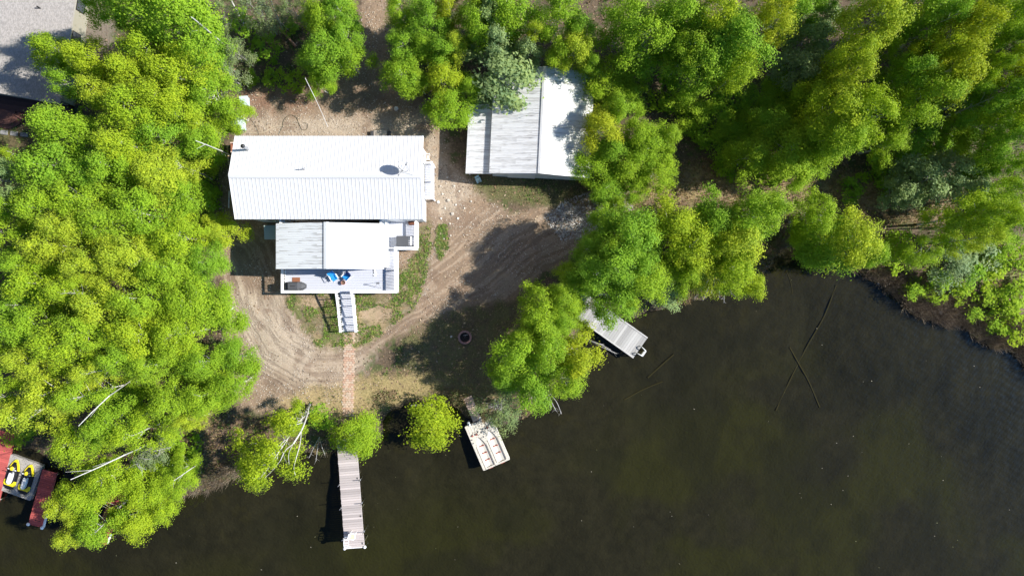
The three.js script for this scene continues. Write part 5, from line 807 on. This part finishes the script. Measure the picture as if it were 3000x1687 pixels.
const inHouse = (x, z) => (x > -23 && x < -8 && z > -12.4 && z < -5.5) || (x > -20.3 && x < -11.4 && z > -6 && z < -1.9) || (x > -2 && x < 7 && z > -20 && z < -10.4);
const blade = (n, h, w) => mergeGeometries(Array.from({ length: n }, (_, k) => { const a = k / n * 6.28 + 0.4 * k, l = 0.35 + 0.35 * hash(k, 5), g = new THREE.BufferGeometry(), c = Math.cos(a), s = Math.sin(a); g.setAttribute('position', new THREE.Float32BufferAttribute([-s * w, 0, c * w, s * w, 0, -c * w, c * l * h * 1.3, h * (0.75 + 0.25 * hash(k, 2)), s * l * h * 1.3], 3)); g.computeVertexNormals(); return g; }));
const dbl = (r) => new THREE.MeshStandardMaterial({ color: 0xffffff, roughness: r, side: THREE.DoubleSide });
const tuft = blade(9, 1, 0.07), dry = dbl(0.95);
scatter('grass_tufts', 'tufts of fresh green grass around the deck steps', tuft, dry, 2600, anyLand(-21, -5, -6, 6, (x, z) => !inHouse(x, z) && (F.clump(x, z) > -0.1 || (F.grassA(x, z) > -0.1 && F.bed1(x, z) < 0 && F.bed2(x, z) < 0.1 && vnoise(x * 1.1, z * 1.1) > 0.38))), [0.12, 0.3], [[0.16, 0.27, 0.03], [0.22, 0.3, 0.05], [0.1, 0.2, 0.03], [0.36, 0.3, 0.13]]);
scatter('lawn_grass', 'thin mixed green and straw grass on the lake side of the yard', tuft, dry, 7000, anyLand(-21, 7, -11, 13, (x, z) => !inHouse(x, z) && (F.grassB(x, z) > -0.2 || F.straw(x, z) > 0 || F.shed(x, z) > 0 || F.grassA(x, z) > 0) && vnoise(x * 0.8 + 5, z * 0.8) > 0.3), [0.06, 0.14], [[0.17, 0.17, 0.05], [0.34, 0.26, 0.12], [0.12, 0.16, 0.04], [0.4, 0.3, 0.16]]);
scatter('dry_grass', 'dry brown grass and bracken on the path and wood margins', tuft, dry, 9000, anyLand(-32, 48, -26, 18, (x, z) => F.path(x, z) > -0.8 || F.bank(x, z) > -0.2 || F.lawnR(x, z) > 0), [0.1, 0.26], [[0.33, 0.22, 0.11], [0.25, 0.16, 0.08], [0.4, 0.3, 0.15], [0.16, 0.18, 0.05]]);
scatter('forest_undergrowth', 'low green undergrowth on the wood floor', tuft, dry, 9000, anyLand(-50, 50, -30, 18, (x, z) => F.dirt(x, z) < -0.6 && F.path(x, z) < -0.4 && F.grassB(x, z) < 0 && F.sidewalk(x, z) < 0 && !inHouse(x, z) && vnoise(x * 0.5 + 2, z * 0.5) > 0.42), [0.15, 0.4], [[0.1, 0.17, 0.03], [0.14, 0.2, 0.04], [0.2, 0.15, 0.07]]);
const chip = new THREE.BufferGeometry(); chip.setAttribute('position', new THREE.Float32BufferAttribute([-1, 0, 0, 0, 0.35, 0.55, 1, 0.1, 0, 0, 0, -0.55], 3)); chip.setIndex([0, 1, 2, 0, 2, 3]); chip.computeVertexNormals();
scatter('leaf_litter', 'fallen leaves and bark scraps strewn on the ground', chip, dry, 16000, anyLand(-50, 50, -30, 18, (x, z) => !inHouse(x, z) && (F.dirt(x, z) < 1.2 || vnoise(x, z) > 0.62) && F.sidewalk(x, z) < 0.5), [0.05, 0.13], [[0.2, 0.13, 0.08], [0.3, 0.2, 0.12], [0.13, 0.09, 0.06], [0.36, 0.28, 0.19]], { lift: 0.2, tilt: 0.25 });
scatter('pebbles', 'small pale pebbles and gravel on the bare dirt', rockGeos[0], dbl(0.9), 7000, anyLand(-28, 12, -30, 12, (x, z) => !inHouse(x, z) && (F.gravel(x, z) > -0.3 || (F.dirt(x, z) > 0 && (F.grassA(x, z) < 0.2) && (vnoise(x * 0.6, z * 0.6) > 0.45 || F.pale(x, z) > 0)))), [0.018, 0.055], [[0.4, 0.34, 0.27], [0.32, 0.26, 0.2], [0.22, 0.17, 0.13], [0.46, 0.41, 0.35]], { lift: 0.3 });
scatter('gravel_heap', 'light grey gravel spread where the drive meets the path', rockGeos[1], dbl(0.9), 1800, anyLand(-2, 15, -12, -2, (x, z) => F.gravel(x, z) > -0.2), [0.035, 0.09], [[0.36, 0.34, 0.32], [0.3, 0.28, 0.26], [0.44, 0.42, 0.4]], { lift: 0.3 });
const twig = mergeGeometries(Array.from({ length: 7 }, (_, k) => { const a = k * 0.9; return rodGeo([Math.cos(a) * 0.05, 0, Math.sin(a) * 0.05], [Math.cos(a) * (0.3 + 0.3 * hash(k, 1)), 0.7 + 0.4 * hash(k, 3), Math.sin(a) * (0.3 + 0.3 * hash(k, 8))], 0.016, 0.006, 3); }));
scatter('dead_brush', 'tangled leafless brown brush along the shore', twig, dbl(0.95), 3400, () => { const x = rr(-32, 52), z = rr(-6, 21), d = landD(x, z); if (d < -0.35 || d > 3) return null; if (!(F.brush(x, z) > -0.4 || F.bank(x, z) > -0.6 && d < 1.4 || (d < 0.9 && x > -18 && x < -14 && rnd() < 0.4) || (d < 0.8 && x > 25))) return null; return [x, Math.max(0, ground(x, z)), z]; }, [0.4, 0.95], [[0.2, 0.155, 0.11], [0.26, 0.2, 0.14], [0.15, 0.115, 0.08], [0.36, 0.29, 0.2]], { tilt: 0.5 });
scatter('shore_sedge', 'pale straw-coloured sedge at the water edge', tuft, dry, 2500, () => { const x = rr(-32, 50), z = rr(-6, 21), d = landD(x, z); if (d < -0.2 || d > 1.2 || vnoise(x * 0.5, z * 0.5) < 0.45) return null; return [x, Math.max(0, ground(x, z)), z]; }, [0.2, 0.5], [[0.35, 0.26, 0.14], [0.24, 0.17, 0.09], [0.17, 0.2, 0.06]]);
scatter('floating_flecks', 'small pale leaves and catkins floating on the lake', chip, dry, 70, () => { const x = rr(-40, 48), z = rr(-5, 28); if (landD(x, z) > -0.6) return null; return [x, 0.012, z]; }, [0.02, 0.06], [[0.36, 0.33, 0.25], [0.25, 0.25, 0.12], [0.3, 0.27, 0.22]], { flat: 0.15 });
renderer.render(scene, camera);
